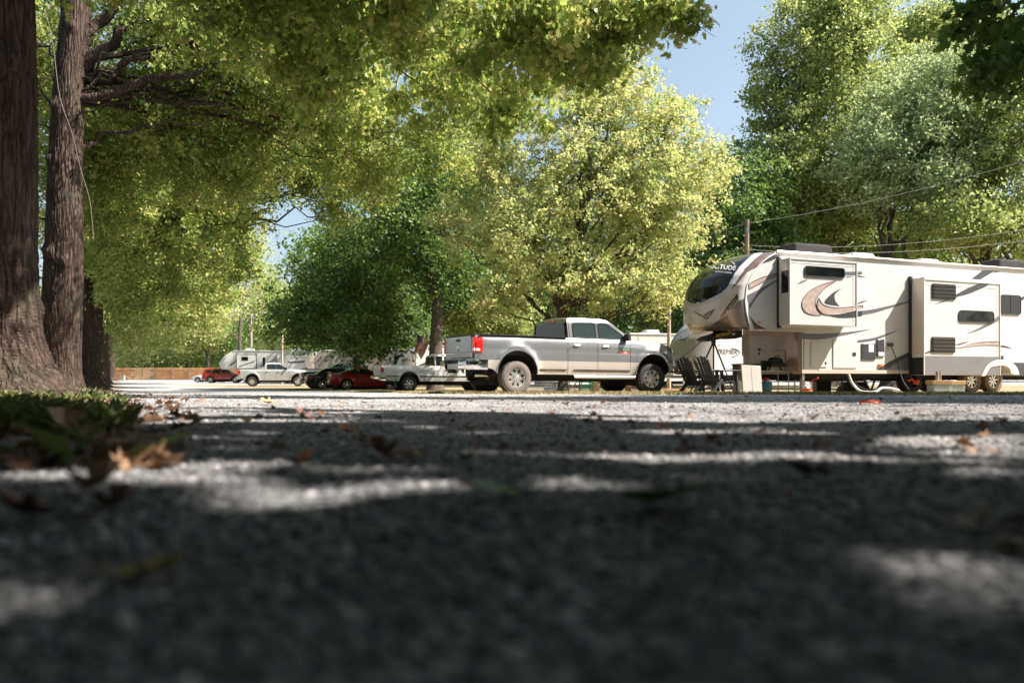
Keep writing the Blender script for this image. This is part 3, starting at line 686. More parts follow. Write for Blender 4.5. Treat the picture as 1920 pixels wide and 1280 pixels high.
# far woodland that reads as one mass
def mass(name,n,fn,ls,leaf,seed,label):
    rng=np.random.RandomState(seed); P=fn(rng,n); n=len(P)
    nr=rng.randn(n,3)*.7+np.array([.2,-.3,.5]); nr/=np.linalg.norm(nr,axis=1,keepdims=True)
    V,k=leaf_mesh_verts(P,nr,ls*(.6+.8*rng.rand(n)),'tri',rng); tag(np_mesh(name,V,k,M[leaf]),label,kind='stuff')
def fm(a0,a1,D0,dD,htop):
    def f(rng,n):
        t=rng.rand(n); px=a0+(a1-a0)*t; D=D0+dD*rng.rand(n)**2; X=(px-CX)/F*D
        ht=htop*(1+.25*np.sin(X*.12)+.15*np.sin(X*.37+1)+.1*np.sin(X*.9)); z=ht*rng.rand(n)**.8
        cl=np.sin(X*.5+z*.8)+np.sin(z*1.3+X*.21)+rng.randn(n)*.7; k=cl>-1.1
        return np.stack([X,D+0*X,z],-1)[k]
    return f
mass('distant_woodland',int(90000*D2),fm(-500,660,160,30,15),.75,'mid_leaf',61,'distant green woodland beyond the fence')
mass('distant_woodland',int(90000*D2),fm(560,2700,95,25,13),.55,'dark_leaf',62,'dark woodland behind the row of campers')
def ring(rng,n):  # unseen tree ring, added so glass reflects dark and ambient light drops
    a=R(110)+R(320)*rng.rand(n); a=np.where(np.abs(np.sin(a))*0+1>0,a,a); a=R(-190)+R(200)*rng.rand(n); rr=42+14*rng.rand(n)**2
    X=rr*np.cos(a)*1.25; Y=rr*np.sin(a)*.8+2; z=13*(1+.25*np.sin(a*9)+.15*np.sin(a*23))*rng.rand(n)**.8
    k=(X>-1e9)&~((Y>-5)&(np.abs(X)<Y*.9+20)); return np.stack([X,Y,z],-1)[k]
mass('unseen_woodland',int(60000*D2),ring,.85,'dark_leaf',63,'unseen woodland ring added behind the viewer to darken reflections and dim the sky light')
# ---------------------------------------------------------------- vehicles
def mate(x,pts):
    P=np.array(pts,float); return np.interp(x,P[:,0],P[:,1])
def patch(mb,xs,zlo,zhi,yf,off=.004,m=0,nz=4,sides=(-1,1)):
    """thin skin laid on a side surface; yf(x,z)->half width"""
    for s in sides:
        Pt=[[(x,s*(yf(x,z)+off),z) for z in np.linspace(zlo(x),zhi(x),nz)] for x in xs]
        mb.grid(Pt,m,flip=(s<0))
def rounded(x0,x1,lo,hi,r,n=26):
    t=(1-np.cos(np.linspace(0,math.pi,n)))/2; xs=x0+(x1-x0)*t
    def k(x):
        d=min(x-x0,x1-x); return r-math.sqrt(max(0,r*r-(r-d)**2)) if d<r else 0
    return xs,(lambda x:lo(x)+k(x)),(lambda x:hi(x)-k(x))
def wheel_meshes(key,Rr,Rw,wdt,tyre,rim,spokes,style='spoke'):
    """tyre + rim as mesh builders, axis Y, outer face at -y"""
    t=MB(); h=wdt/2
    prof=[(Rw*.98,-h*.80),(Rw*1.04,-h*.97),(Rw*1.18,-h*1.02),(Rr*.86,-h*1.0),(Rr*.955,-h*.90),(Rr*.99,-h*.74),(Rr,-h*.5),(Rr,-h*.3),(Rr*.985,-h*.27),(Rr*.985,-h*.2),(Rr,-h*.17),(Rr,h*.17),(Rr*.985,h*.2),(Rr*.985,h*.27),(Rr,h*.3),(Rr,h*.5),(Rr*.99,h*.74),(Rr*.955,h*.9),(Rr*.86,h),(Rw*1.1,h*1.0),(Rw*.98,h*.8)]
    t.lathe(prof,48)
    for i in range(40):        # tread blocks on the shoulders
        th=2*math.pi*i/40
        for sy in (-1,1):
            c=(math.cos(th)*Rr*.985,sy*h*.78,math.sin(th)*Rr*.985)
            t.box(c,(Rr*.035,h*.30,Rr*.085),0,Matrix.Rotation(-th,3,'Y'))
    r=MB()
    r.lathe([(Rw*.99,-h*.80),(Rw*1.0,-h*.88),(Rw*.93,-h*.90),(Rw*.90,-h*.72),(Rw*.88,-h*.2),(Rw*.88,h*.6)],40)
    r.lathe([(0,-h*.34),(Rw*.9,-h*.34)],24,1)                      # dark drum behind
    yo=-h*.62
    for i in range(spokes):
        th=2*math.pi*(i+.5)/spokes; u=np.array([math.cos(th),math.sin(th)]); v=np.array([-u[1],u[0]])
        w0,w1=(Rw*.19,Rw*.23) if style=='block' else (Rw*.13,Rw*.10)
        pts=[]
        for (rr_,ww) in ((Rw*.25,w0),(Rw*.60,w0*.9),(Rw*.93,w1)):
            pts.append((rr_,ww))
        for a in range(2):
            (r0_,ww0),(r1_,ww1)=pts[a],pts[a+1]
            q=[u*r0_-v*ww0,u*r1_-v*ww1,u*r1_+v*ww1,u*r0_+v*ww0]
            y0=yo+(.02 if a==0 else 0); 
            r.prism([(p[0],yo,p[1]) for p in q],(0,h*.22,0))
    r.lathe([(0,yo-h*.16),(Rw*.13,yo-h*.16),(Rw*.17,yo-h*.08),(Rw*.24,yo-h*.06),(Rw*.36,yo),(Rw*.38,yo+h*.25)],24)
    for i in range(8 if style=='block' else 5):
        th=2*math.pi*i/(8 if style=='block' else 5)
        r.lathe([(0,yo-h*.13),(Rw*.035,yo-h*.13),(Rw*.035,yo)],8,2,c=(math.cos(th)*Rw*.29,0,math.sin(th)*Rw*.29))
    return (t,tyre,r,rim)
_wc={}
def add_wheel(parent,key,x,y,z,flip,spec,steer=0,spin=0):
    if key not in _wc:
        t,ty,r,rm=wheel_meshes(key,*spec)
        a=t.build('tyre',M[ty]); b=r.build('rim',[M[rm],M['underbody'],M['chrome']]); _wc[key]=(a.data,b.data)
        bpy.data.objects.remove(a); bpy.data.objects.remove(b)
    ty,rm=_wc[key]
    wo=bpy.data.objects.new('wheel',ty); C.objects.link(wo); wo.parent=parent
    wo.location=(x,y,z); wo.rotation_euler=(0,spin,(math.pi if flip else 0)+steer)
    ro=bpy.data.objects.new('rim',rm); C.objects.link(ro); ro.parent=wo
    return wo

def vehicle(name,label,cat,p,pos,yaw,group=None):
    """p: profile dictionary. Local axes: x forward (0 = rear axle), y left, z up."""
    wb=p['wb']; Wd=p['W']; ro,fo=p['ro'],p['fo']; Rr=p['R']; col=M[p['paint']]; low=M[p.get('low',p['paint'])]
    cx,cyy=pos
    zr,zf=g(cx,cyy),g(cx+math.cos(yaw)*wb,cyy+math.sin(yaw)*wb)
    root=empty(name,(cx,cyy,zr),yaw,-math.atan2(zf-zr,wb)); tag(root,label,cat,group)
    top=p['top']; rk=p['rk']; ra=p['ra']; az=p.get('az',Rr); split=p.get('split',rk+.001)
    ends=p['plan']
    def arch(x):
        z=rk
        for ax in (0,wb):
            d=abs(x-ax)
            if d<ra: z=max(z,az+math.sqrt(max(0,ra*ra-d*d))*p.get('ak',1))
        return z
    zsh=p.get('zsh',.06)
    def yf(x,z):
        w=mate(x,ends); zt=mate(x,top)
        y=w-.055*max(0,(z-(zt-.22))/.22)**2*p.get('crown',1)-.05*max(0,(.75-z)/.4)**2
        for ax in (0,wb):
            d=math.hypot(x-ax,(z-az)*.9); y+=p.get('flare',.03)*math.exp(-((d-ra)/.10)**2)
        return y-.012*math.exp(-((z-p.get('crease',.95))/.03)**2)
    xs=set(np.round(np.linspace(-ro,wb+fo,70),4))
    for ax in (0,wb):
        for t in np.linspace(-1,1,19): xs.add(round(ax+ra*math.sin(t*math.pi/2),4))
        xs.add(round(ax-ra-.0015,4)); xs.add(round(ax+ra+.0015,4))
    for q in top: xs.add(round(q[0],4))
    xs=np.array(sorted(x for x in xs if -ro<=x<=wb+fo))
    zb=np.array([min(arch(x),mate(x,top)-.02) for x in xs])
    if 'endrise' in p:
        zb=np.maximum(zb,np.array([mate(x,p['endrise']) for x in xs]))
    zt=np.array([mate(x,top) for x in xs])
    body=MB()
    n1,n2=4,11
    rows=[]
    for x,b,t in zip(xs,zb,zt):
        s_=min(max(b,split),t); zz=list(np.linspace(b,s_,n1))+list(np.linspace(s_,t,n2+1)[1:]); rows.append(zz)
    for sd in (-1,1):
        Pt=[[(x,sd*yf(x,z),z) for z in zz] for x,zz in zip(xs,rows)]
        body.grid(Pt,0,flip=(sd<0),mfun=lambda i,j:(1 if j<n1-1 else 0))
    # top skin where the body is closed (hood, nose, boot)
    for (x0,x1) in p['decks']:
        sel=[x for x in xs if x0-1e-6<=x<=x1+1e-6]
        Pt=[]
        for x in sel:
            w=yf(x,mate(x,top)); z=mate(x,top)
            Pt.append([(x,w*t,z+p.get('bulge',.05)*(1-t**4)*(1 if z>.9 else .2)) for t in np.linspace(-1,1,13)])
        body.grid(Pt,0)
    # ends
    for xe in (xs[0],xs[-1]):
        i=0 if xe==xs[0] else -1; zz=rows[i]; Pt=[[(xe,t*yf(xe,z),z) for z in zz] for t in np.linspace(-1,1,7)]
        body.grid(Pt,0)
    body.build('body',[col,low],root)
    # wheel wells and underside
    ub=MB()
    for ax in (0,wb):
        ub.box((ax,0,az+.10),(2*ra*.98,2*Wd-.62,ra*1.5))
        for sd in (-1,1):
            Pt=[]
            for t in np.linspace(0,math.pi,17):
                x=ax+(ra-.006)*math.cos(t); z=az+(ra-.006)*math.sin(t)*p.get('ak',1)
                Pt.append([(x,sd*(Wd-.05),z),(x,sd*(Wd-.40),z)])
            ub.grid(Pt)
            Pt=[[(ax+(ra-.006)*math.cos(t)*q,sd*(Wd-.40),az+(ra-.006)*math.sin(t)*p.get('ak',1)*q) for q in (0,1)] for t in np.linspace(0,math.pi,17)]
            ub.grid(Pt)
    ub.box(((wb)/2,0,rk-.02),(wb+ro*.7+fo*.5,2*Wd-.5,.12))
    ub.box((wb/2-.1,.42,rk-.10),(wb+ro*1.1,.08,.14)); ub.box((wb/2-.1,-.42,rk-.10),(wb+ro*1.1,.08,.14))
    for ax in (0,wb): ub.tube([(ax,-Wd+.25,Rr),(ax,Wd-.25,Rr)],.05,8); ub.box((ax,0,Rr),(.28,.3,.28))
    ub.build('underbody',M['underbody'],root)
    for ax in (0,wb):
        for sd in (-1,1):
            ky=p['wheel'][0] if ax==0 else p.get('wheel2',p['wheel'])[0]
            sp=(p['wheel'] if ax==0 else p.get('wheel2',p['wheel']))[1]
            add_wheel(root,ky,ax,sd*(Wd-sp[2]/2-.02+p.get('wout',0)),Rr,sd>0,sp,(p.get('steer',0) if ax>0 else 0),spin=.3*ax+.5)
    # cab
    gh=p['cab']; roof=gh['roof']; x0,x1=roof[0][0],roof[-1][0]; kk=gh['k']; rb=gh.get('belt',None)
    def belt(x): return mate(x,top) if rb is None else mate(x,rb)
    def yc(x,z):
        return yf(min(max(x,-ro+.02),wb+fo-.02),belt(x))-.004-kk*max(0,z-belt(x))-.05*max(0,(z-(gh['h']-.10))/.10)**2*(1 if z>gh['h']-.1 else 0)
    cxs=sorted(set(np.round(np.linspace(x0,x1,48),4))|{round(q[0],4) for q in roof})
    cab=MB(); tops=[]
    for sd in (-1,1):
        Pt=[[(x,sd*yc(x,z),z) for z in np.linspace(belt(x)-.02,mate(x,roof),9)] for x in cxs]
        cab.grid(Pt,0,flip=(sd<0))
    gx0,gx1=gh['ws']; gl=MB()
    Pt=[]
    for x in cxs:
        z=mate(x,roof); w=yc(x,z); Pt.append([(x,w*t,z+.035*(1-t**2)*(1 if z>gh['h']-.12 else .3)) for t in np.linspace(-1,1,13)])
    cab.grid(Pt,0)
    cab.build('cab',[col],root)
    # windscreen
    def glass_strip(xa,xb,wf):
        q=MB(); Pt=[]
        for x in np.linspace(xa,xb,12):
            z=mate(x,roof); w=yc(x,z)*wf; Pt.append([(x+.006,w*t,z+.012+.035*(1-(t*wf)**2)*(1 if z>gh['h']-.12 else .3)) for t in np.linspace(-1,1,11)])
        q.grid(Pt); return q
    glass_strip(gx0,gx1,.90).build('windscreen',M[p.get('glass','tinted_glass')],root)
    if 'bl' in gh:
        q=MB(); xa,xb=gh['bl']; Pt=[]
        for t0 in np.linspace(0,1,10):
            x=xa+(xb-xa)*t0; z=mate(x,roof)
            if gh.get('flatback'):
                x=x0-.006; z=gh['blz'][0]+(gh['blz'][1]-gh['blz'][0])*t0
            w=yc(max(x,x0),z)*.86; Pt.append([(x-.008,w*t,z+(.012 if not gh.get('flatback') else 0)) for t in np.linspace(-1,1,9)])
        q.grid(Pt); q.build('rear_window',M['tinted_glass'],root)
    for (a,b,lo,hi,rd) in gh['win']:
        xs2,l2,h2=rounded(a,b,(lambda x,lo=lo:mate(x,lo)),(lambda x,hi=hi:mate(x,hi)),rd)
        for sd in (-1,1):
            q=MB(); patch(q,xs2,l2,h2,yc,.006,nz=4,sides=(sd,)); wob=q.build('window',M[p.get('sglass',p.get('glass','tinted_glass'))],root)
            q=MB(); loop=[(x,sd*(yc(x,l2(x))+.008),l2(x)) for x in xs2]+[(x,sd*(yc(x,h2(x))+.008),h2(x)) for x in xs2[::-1]]
            loop.append(loop[0]); q.tube(loop,.011,5)
            q.build('window_trim',M['black_plastic'],wob)
    if gh.get('pillar'):
        a,b=gh['pillar']
        for sd in (-1,1): q=MB(); patch(q,np.linspace(a,b,3),lambda x:belt(x)+.02,lambda x:mate(x,roof)-.13,yc,.004,sides=(sd,)); q.build('door_pillar',M['black_plastic'],root)
    # seams
    for sd in (-1,1):
        for (x,z0,z1) in p.get('seams',[]):
            q=MB(); patch(q,[x-.006,x+.006],lambda _:z0,lambda _:z1,yf,.0025,nz=8,sides=(sd,)); q.build('door_gap',M['underbody'],root)
        for (x,z0,z1) in p.get('cseams',[]):
            q=MB(); patch(q,[x-.006,x+.006],lambda _:z0,lambda _:z1,yc,.0025,nz=5,sides=(sd,)); q.build('door_gap',M['underbody'],root)
    for (x,z) in p.get('handles',[]):
        for sd in (-1,1):
            q=MB(); y=yf(x,z); q.tube([(x-.10,sd*(y-.005),z),(x-.07,sd*(y+.03),z+.005),(x+.07,sd*(y+.03),z+.005),(x+.10,sd*(y-.005),z)],.013,6); q.build('door_handle',M[p.get('hmat','chrome')],root)
            q=MB(); patch(q,np.linspace(x-.085,x+.085,5),lambda _:z-.035,lambda _:z+.03,yf,.003,sides=(sd,)); q.build('handle_recess',M['black_plastic'],root)
    if 'mirror' in p:
        mx,mz=p['mirror']
        for sd in (-1,1):
            y=yc(mx,mz); q=MB(); q.box((mx,sd*(y+.13),mz),(.10,.20,.17*p.get('msz',1))); q.bar((mx+.02,sd*(y-.02),mz-.06),(mx,sd*(y+.10),mz-.04),.035)
            q.build('mirror',M[p.get('mmat','black_plastic')],root,bevel=.03)
    if 'moulding' in p:
        z0,z1=p['moulding']
        segs=[(-ro+.06,-ra-.02),(ra+.02,wb-ra-.02),(wb+ra+.02,wb+fo-.08)]
        for a,b in segs:
            for sd in (-1,1):
                q=MB(); patch(q,np.linspace(a,b,16),lambda _:z0,lambda _:z1,yf,.012,nz=3,sides=(sd,)); q.build('side_moulding',M['black_plastic'],root)
    root['_']=0; del root['_']
    return root,yf,yc

def light_patch(root,name,mat,yf,xs,z0,z1,off=.008,sides=(-1,1),front=None):
    for sd in sides:
        q=MB(); patch(q,xs,lambda x:z0 if not callable(z0) else z0(x),lambda x:z1 if not callable(z1) else z1(x),yf,off,sides=(sd,),nz=5)
        if front is not None:
            xe,w=front; y=yf(xs[0] if abs(xs[0]-xe)<abs(xs[-1]-xe) else xs[-1],(z0 if not callable(z0) else z0(xe))+.1)
            zz0=z0 if not callable(z0) else z0(xe); zz1=z1 if not callable(z1) else z1(xe)
            q.box((xe,sd*(y-w/2+.006),(zz0+zz1)/2),(.04,w,zz1-zz0))
        q.build(name,M[mat],root)

def text_obj(s,size,mat,parent,mtx,name='lettering',shear=0,extr=.003,bold=0,sx=1,fn=None):
    cu=bpy.data.curves.new('t','FONT'); cu.body=s; cu.size=size; cu.shear=shear; cu.extrude=extr; cu.align_x='CENTER'; cu.align_y='CENTER'; cu.offset=bold
    o=bpy.data.objects.new('t',cu); C.objects.link(o)
    bpy.context.view_layer.update()
    me=bpy.data.meshes.new_from_object(o.evaluated_get(bpy.context.evaluated_depsgraph_get())); bpy.data.objects.remove(o)
    for v in me.vertices:
        v.co.x*=sx
        v.co=(Vector(fn(v.co)) if fn else mtx@v.co)
    me.materials.clear(); me.materials.append(M[mat])
    me.name=name; ob=bpy.data.objects.new(name,me); C.objects.link(ob); ob.parent=parent
    return ob
def side_mtx(x,y,z,sd=-1):   # text on a plane facing -y (reads left to right along +x)
    m=Matrix(((1,0,0,x),(0,0,-1 if sd<0 else 1,y),(0,1,0,z),(0,0,0,1)))
    if sd>0: m=Matrix(((-1,0,0,x),(0,0,1,y),(0,1,0,z),(0,0,0,1)))
    return m
def back_mtx(x,y,z):         # text facing -x
    return Matrix(((0,0,-1,x),(-1,0,0,y),(0,1,0,z),(0,0,0,1)))
def near_pos(px,D,yaw,half,side=-1):
    """ground position of the axle centre whose near wheel is seen at column px, depth D"""
    X=WX(px,D); return (X+side*math.sin(yaw)*half, D-side*math.cos(yaw)*half)

# ---- hero pickup
W1=('w_hero',(.41,.24,.27,'dusty_rubber','alloy',8,'block')); W1b=('w_hero_front',(.41,.24,.27,'rubber','alloy',8,'block'))
yaw=R(27)
hero=dict(wb=4.12,W=1.0,ro=1.10,fo=.92,R=.41,paint='silver_paint',low='sand_paint',rk=.50,ra=.545,az=.53,split=.84,crease=1.10,flare=.05,crown=1.1,
  top=[(-1.10,1.42),(-1.0,1.44),(1.45,1.43),(1.47,1.43),(3.45,1.42),(3.9,1.40),(4.6,1.335),(4.88,1.25),(4.98,1.16),(5.01,.95),(5.04,.62)],
  plan=[(-1.10,.955),(-.95,.99),(0,1.0),(4.1,1.0),(4.6,.985),(4.85,.93),(4.98,.84),(5.04,.80)],
  endrise=[(-1.10,.72),(-.62,.60),(-.55,.5),(4.68,.5),(4.75,.62),(5.04,.64)],
  decks=[(3.42,5.04)],bulge=.06,wheel=W1,wheel2=W1b,steer=-.10,wout=.02,
  seams=[(1.46,.52,1.42),(2.37,.60,1.40),(3.40,.62,1.38)],cseams=[(1.55,1.44,1.80)],handles=[(1.72,1.25),(2.60,1.24)],
  mirror=(3.26,1.50),msz=1.15,sglass='green_glass',
  cab=dict(k=.20,h=1.97,roof=[(1.50,1.84),(1.53,1.93),(1.62,1.965),(2.1,1.985),(2.55,1.97),(2.75,1.93),(2.85,1.89),(3.15,1.68),(3.52,1.42)],
    ws=(2.84,3.46),bl=(0,1),flatback=True,blz=(1.46,1.84),pillar=(2.34,2.45),
    win=[(1.66,2.34,[(1.6,1.455),(2.4,1.45)],[(1.6,1.83),(2.4,1.865)],.05),(2.45,3.30,[(2.4,1.45),(3.4,1.435)],[(2.4,1.865),(2.62,1.86),(2.75,1.84),(3.32,1.47)],.06)]))
rt,yf,yc=vehicle('pickup_truck','big silver crew-cab pickup with tan lower body and chrome rear bumper','pickup truck',hero,near_pos(965,19.75,yaw,.88),yaw)
q=MB(); q.box((-1.125,0,1.155),(.06,1.62,.54)); q.build('tailgate',M['silver_paint'],rt,bevel=.02)
q=MB(); q.box((-1.16,0,1.40),(.03,1.60,.05)); q.box((-1.158,0,1.02),(.02,1.60,.035)); q.build('tailgate_trim',M['silver_paint'],rt,bevel=.012)
q=MB(); q.box((-1.165,0,1.33),(.025,.22,.06)); q.build('tailgate_handle',M['black_plastic'],rt,bevel=.01)
q=MB(); pts=[(-.07,.08),(-.10,.02),(-.075,-.05),(-.03,-.02),(-.035,-.09),(0,-.13),(.035,-.09),(.03,-.02),(.075,-.05),(.10,.02),(.07,.08),(0,.055)]
q.prism([(-1.157,y*.8,1.16+z*.8) for y,z in pts],(-.012,0,0)); q.build('emblem',M['chrome'],rt)
text_obj('4x4',.09,'chrome',rt,back_mtx(-1.160,-.62,1.10),shear=.3)
light_patch(rt,'tail_light','red_lens',yf,np.linspace(-1.10,-.93,6),1.02,1.385,.012,front=(-1.125,.155))
light_patch(rt,'reverse_light','clear_lens',yf,np.linspace(-1.09,-1.0,4),1.05,1.12,.016,front=(-1.132,.10))
q=MB(); q.box((1.485,0,1.905),(.05,.34,.04)); q.build('brake_light',M['red_lens'],rt,bevel=.01)
# rear bumper
q=MB()
pl=[(-1.28,.50),(-1.31,.0)]
for sd in (-1,1):
    P_=[]
    for (x,y) in ((-.80,1.005),(-.98,1.01),(-1.12,.99),(-1.24,.90),(-1.30,.72),(-1.31,.42)):
        P_.append([(x,sd*y,.84),(x-.03 if y<1 else x,sd*(y+.01),.80),(x-.03 if y<1 else x,sd*(y+.01),.66),(x,sd*y,.60)])
    q.grid(P_,0,flip=sd>0)
    P_=[[(a[0],a[1],a[2]) for a in (r_[0],)]+[(max(-1.12,r_[0][0]+.16),r_[0][1]*.93,.845)] for r_ in P_]; q.grid(P_,0,flip=sd<0)
q.box((-1.25,0,.68),(.10,.86,.13)); q.build('rear_bumper',M['chrome'],rt)
q=MB(); q.box((-1.235,0,.835),(.16,1.5,.02)); q.box((-1.20,0,.75),(.05,.86,.14)); q.bar((-1.2,0,.55),(-1.42,0,.55),.07); q.build('hitch',M['black_plastic'],rt)
q=MB(); q.tube([(.55,-.45,.42),(-.45,-.62,.44),(-.95,-.66,.47)],.05,12,caps=False); q.tube([(-.80,-.655,.465),(-1.02,-.665,.47)],.062,14,caps=False); q.build('exhaust_pipe',M['chrome'],rt)
q=MB(); q.tube([(-.62,-.52,.46),(-.25,-.48,.46)],.12,12); q.build('muffler',M['rust'],rt)
for sd in (-1,1): q=MB(); q.tube([(1.62,sd*1.04,.44),(3.50,sd*1.04,.44)],.045,10); q.build('running_board',M['chrome'],rt)
q=MB(); patch(q,np.linspace(-.99,1.44,20),lambda x:1.425,lambda x:1.452,yf,.01,nz=3)
for sd in (-1,1): q.box((.225,sd*.95,1.45),(2.45,.09,.018))
q.box((-1.115,0,1.443),(.09,1.8,.018)); q.build('bed_rail',M['black_plastic'],rt)
q=MB(); q.box((.2,0,.98),(2.5,1.7,.02)); q.box((1.44,0,1.2),(.03,1.8,.44)); q.box((.2,.93,1.2),(2.5,.02,.42)); q.box((.2,-.93,1.2),(2.5,.02,.42)); q.build('bed_liner',M['black_plastic'],rt)
q=MB(); q.box((5.03,0,1.02),(.05,1.15,.36)); q.build('grille',M['chrome'],rt,bevel=.03)
q=MB(); q.box((4.99,0,.70),(.22,1.86,.24)); q.build('front_bumper',M['chrome'],rt,bevel=.05)
light_patch(rt,'headlight','clear_lens',yf,np.linspace(4.80,4.97,5),.93,1.14,.012,front=(5.0,.22))
q=MB(); patch(q,np.linspace(3.10,3.36,4),lambda _:1.135,lambda _:1.20,yf,.006,sides=(-1,)); q.build('green_badge',M['badge_green'],rt)
q=MB(); patch(q,np.linspace(3.10,3.36,4),lambda _:1.065,lambda _:1.13,yf,.006,sides=(-1,)); q.build('red_badge',M['badge_red'],rt)
text_obj('HEAVY DUTY',.038,'paper',rt,side_mtx(3.23,-(yf(3.2,1.17)+.009),1.168)); text_obj('2500',.055,'paper',rt,side_mtx(3.23,-(yf(3.2,1.1)+.009),1.098),bold=.001)
for sd in (-1,1):
    loop=[(.0+.56*math.cos(t),sd*(yf(.56*math.cos(t),.53+.56*math.sin(t))+.004),.53+.56*math.sin(t)) for t in np.linspace(0,math.pi,24)]; q=MB(); q.tube(loop,.013,5); q.build('arch_lip',M['silver_paint'],rt)
    loop=[(4.12+.56*math.cos(t),sd*(yf(4.12+.56*math.cos(t),.53+.56*math.sin(t))+.004),.53+.56*math.sin(t)) for t in np.linspace(0,math.pi,24)]; q=MB(); q.tube(loop,.013,5); q.build('arch_lip',M['silver_paint'],rt)

q=MB(); q.tube([(3.72,-.90,1.40),(3.70,-.90,1.58),(3.66,-.90,1.86)],[.012,.005,.003],6); q.build('antenna',M['black_plastic'],rt)
q=MB(); patch(q,np.linspace(1.62,3.38,12),lambda _:.595,lambda _:.635,yf,.012,sides=(-1,),nz=3); q.build('chrome_strip',M['chrome'],rt)
q=MB(); patch(q,np.linspace(.62,1.42,8),lambda _:.595,lambda _:.635,yf,.012,sides=(-1,),nz=3); q.build('chrome_strip',M['chrome'],rt)
# ---- white pickup
yaw=R(22)
white=dict(wb=3.45,W=.88,ro=1.24,fo=.85,R=.37,paint='white_paint',rk=.50,ra=.47,az=.47,crease=.9,flare=.04,
  top=[(-1.24,1.20),(-1.17,1.22),(1.22,1.21),(2.6,1.20),(3.1,1.17),(4.1,1.08),(4.25,.95),(4.30,.6)],
  plan=[(-1.24,.85),(-1.1,.875),(0,.88),(3.9,.88),(4.2,.82),(4.30,.76)],endrise=[(-1.24,.62),(-.8,.52),(-.5,.5),(4.30,.5)],
  decks=[(2.55,4.30)],wheel=('w_white',(.37,.20,.24,'rubber','alloy',6,'block')),moulding=(.70,.745),
  seams=[(1.20,.52,1.20),(1.62,.55,1.2),(2.72,.55,1.18)],handles=[(1.80,1.05)],mirror=(2.45,1.28),
  cab=dict(k=.22,h=1.76,roof=[(1.22,1.62),(1.26,1.70),(1.38,1.74),(1.9,1.76),(2.2,1.73),(2.32,1.68),(2.75,1.22)],ws=(2.28,2.7),bl=(0,1),flatback=True,blz=(1.25,1.62),
    win=[(1.30,1.58,[(1,1.24),(3,1.22)],[(1,1.63),(1.6,1.65)],.06),(1.70,2.58,[(1,1.24),(3,1.225)],[(1.6,1.65),(2.1,1.65),(2.2,1.62),(2.6,1.27)],.05)]))
rt,yf,yc=vehicle('pickup_truck','white extended-cab pickup with a black side strip, dappled by leaf shade','pickup truck',white,near_pos(766,36.2,yaw,.76),yaw)
q=MB(); q.box((-1.26,0,.96),(.05,1.40,.46)); q.build('tailgate',M['white_paint'],rt,bevel=.02)
q=MB(); q.box((-1.29,-.05,.93),(.01,.62,.12)); q.build('tailgate_panel',M['sand_paint'],rt)
light_patch(rt,'tail_light','red_lens',yf,np.linspace(-1.24,-1.16,4),.90,1.13,.012,front=(-1.26,.14))
q=MB(); q.tube([(-1.10,-.90,.68),(-1.34,-.86,.68),(-1.39,-.5,.68),(-1.39,.5,.68),(-1.34,.86,.68),(-1.10,.90,.68)],.075,8); q.build('rear_bumper',M['chrome'],rt)
q=MB(); q.box((.1,0,.8),(2.2,1.5,.02)); q.box((.1,.80,.98),(2.2,.02,.4)); q.box((.1,-.80,.98),(2.2,.02,.4)); q.build('bed_liner',M['black_plastic'],rt)
q=MB(); q.box((4.3,0,.6),(.16,1.6,.18)); q.build('front_bumper',M['chrome'],rt,bevel=.04)
light_patch(rt,'headlight','clear_lens',yf,np.linspace(4.12,4.22,4),.78,.92,.01,front=(4.26,.2))
for sd in (-1,1): q=MB(); q.box((-.62,sd*.78,.42),(.02,.24,.42)); q.build('mud_flap',M['black_plastic'],rt)

# ---- far silver pickup
yaw=R(14)
sil=dict(hero); sil.update(wb=3.65,fo=.92,low='pale_silver_paint',paint='pale_silver_paint',split=.55,steer=0,glass='tinted_glass',sglass='tinted_glass',
  top=[(-1.10,1.40),(-1.0,1.42),(.95,1.41),(2.95,1.40),(3.4,1.38),(4.1,1.32),(4.4,1.22),(4.5,1.1),(4.53,.95),(4.57,.62)],
  plan=[(-1.10,.955),(-.95,.99),(0,1.0),(3.6,1.0),(4.15,.985),(4.38,.93),(4.5,.84),(4.57,.80)],endrise=[(-1.1,.72),(-.62,.6),(-.55,.5),(4.2,.5),(4.3,.62),(4.57,.64)],
  decks=[(2.92,4.57)],seams=[(.96,.52,1.4),(1.9,.6,1.38),(2.95,.62,1.35)],cseams=[],handles=[(1.2,1.22),(2.12,1.22)],mirror=(2.72,1.5),
  wheel=('w_far',(.41,.22,.27,'rubber','alloy',8,'block')),wheel2=('w_far',(.41,.22,.27,'rubber','alloy',8,'block')),
  cab=dict(k=.2,h=1.95,roof=[(1.0,1.82),(1.04,1.90),(1.15,1.945),(1.6,1.965),(2.1,1.95),(2.3,1.9),(2.65,1.66),(3.02,1.40)],ws=(2.3,2.97),bl=(0,1),flatback=True,blz=(1.44,1.82),pillar=(1.86,1.96),
    win=[(1.18,1.86,[(1,1.43),(3,1.43)],[(1,1.82),(2,1.85)],.05),(1.96,2.82,[(1,1.43),(3,1.42)],[(1.9,1.85),(2.2,1.83),(2.84,1.45)],.06)]))
rt,yf,yc=vehicle('pickup_truck','far pale silver crew-cab pickup dappled with shade in front of the white camper','pickup truck',sil,near_pos(473,66,yaw,.88),yaw)
q=MB(); q.box((-1.125,0,1.14),(.06,1.62,.50)); q.build('tailgate',M['pale_silver_paint'],rt,bevel=.02)
light_patch(rt,'tail_light','red_lens',yf,np.linspace(-1.10,-.93,4),1.02,1.36,.012,front=(-1.13,.15))
q=MB(); q.box((-1.2,0,.70),(.2,1.95,.22)); q.build('rear_bumper',M['chrome'],rt,bevel=.05)
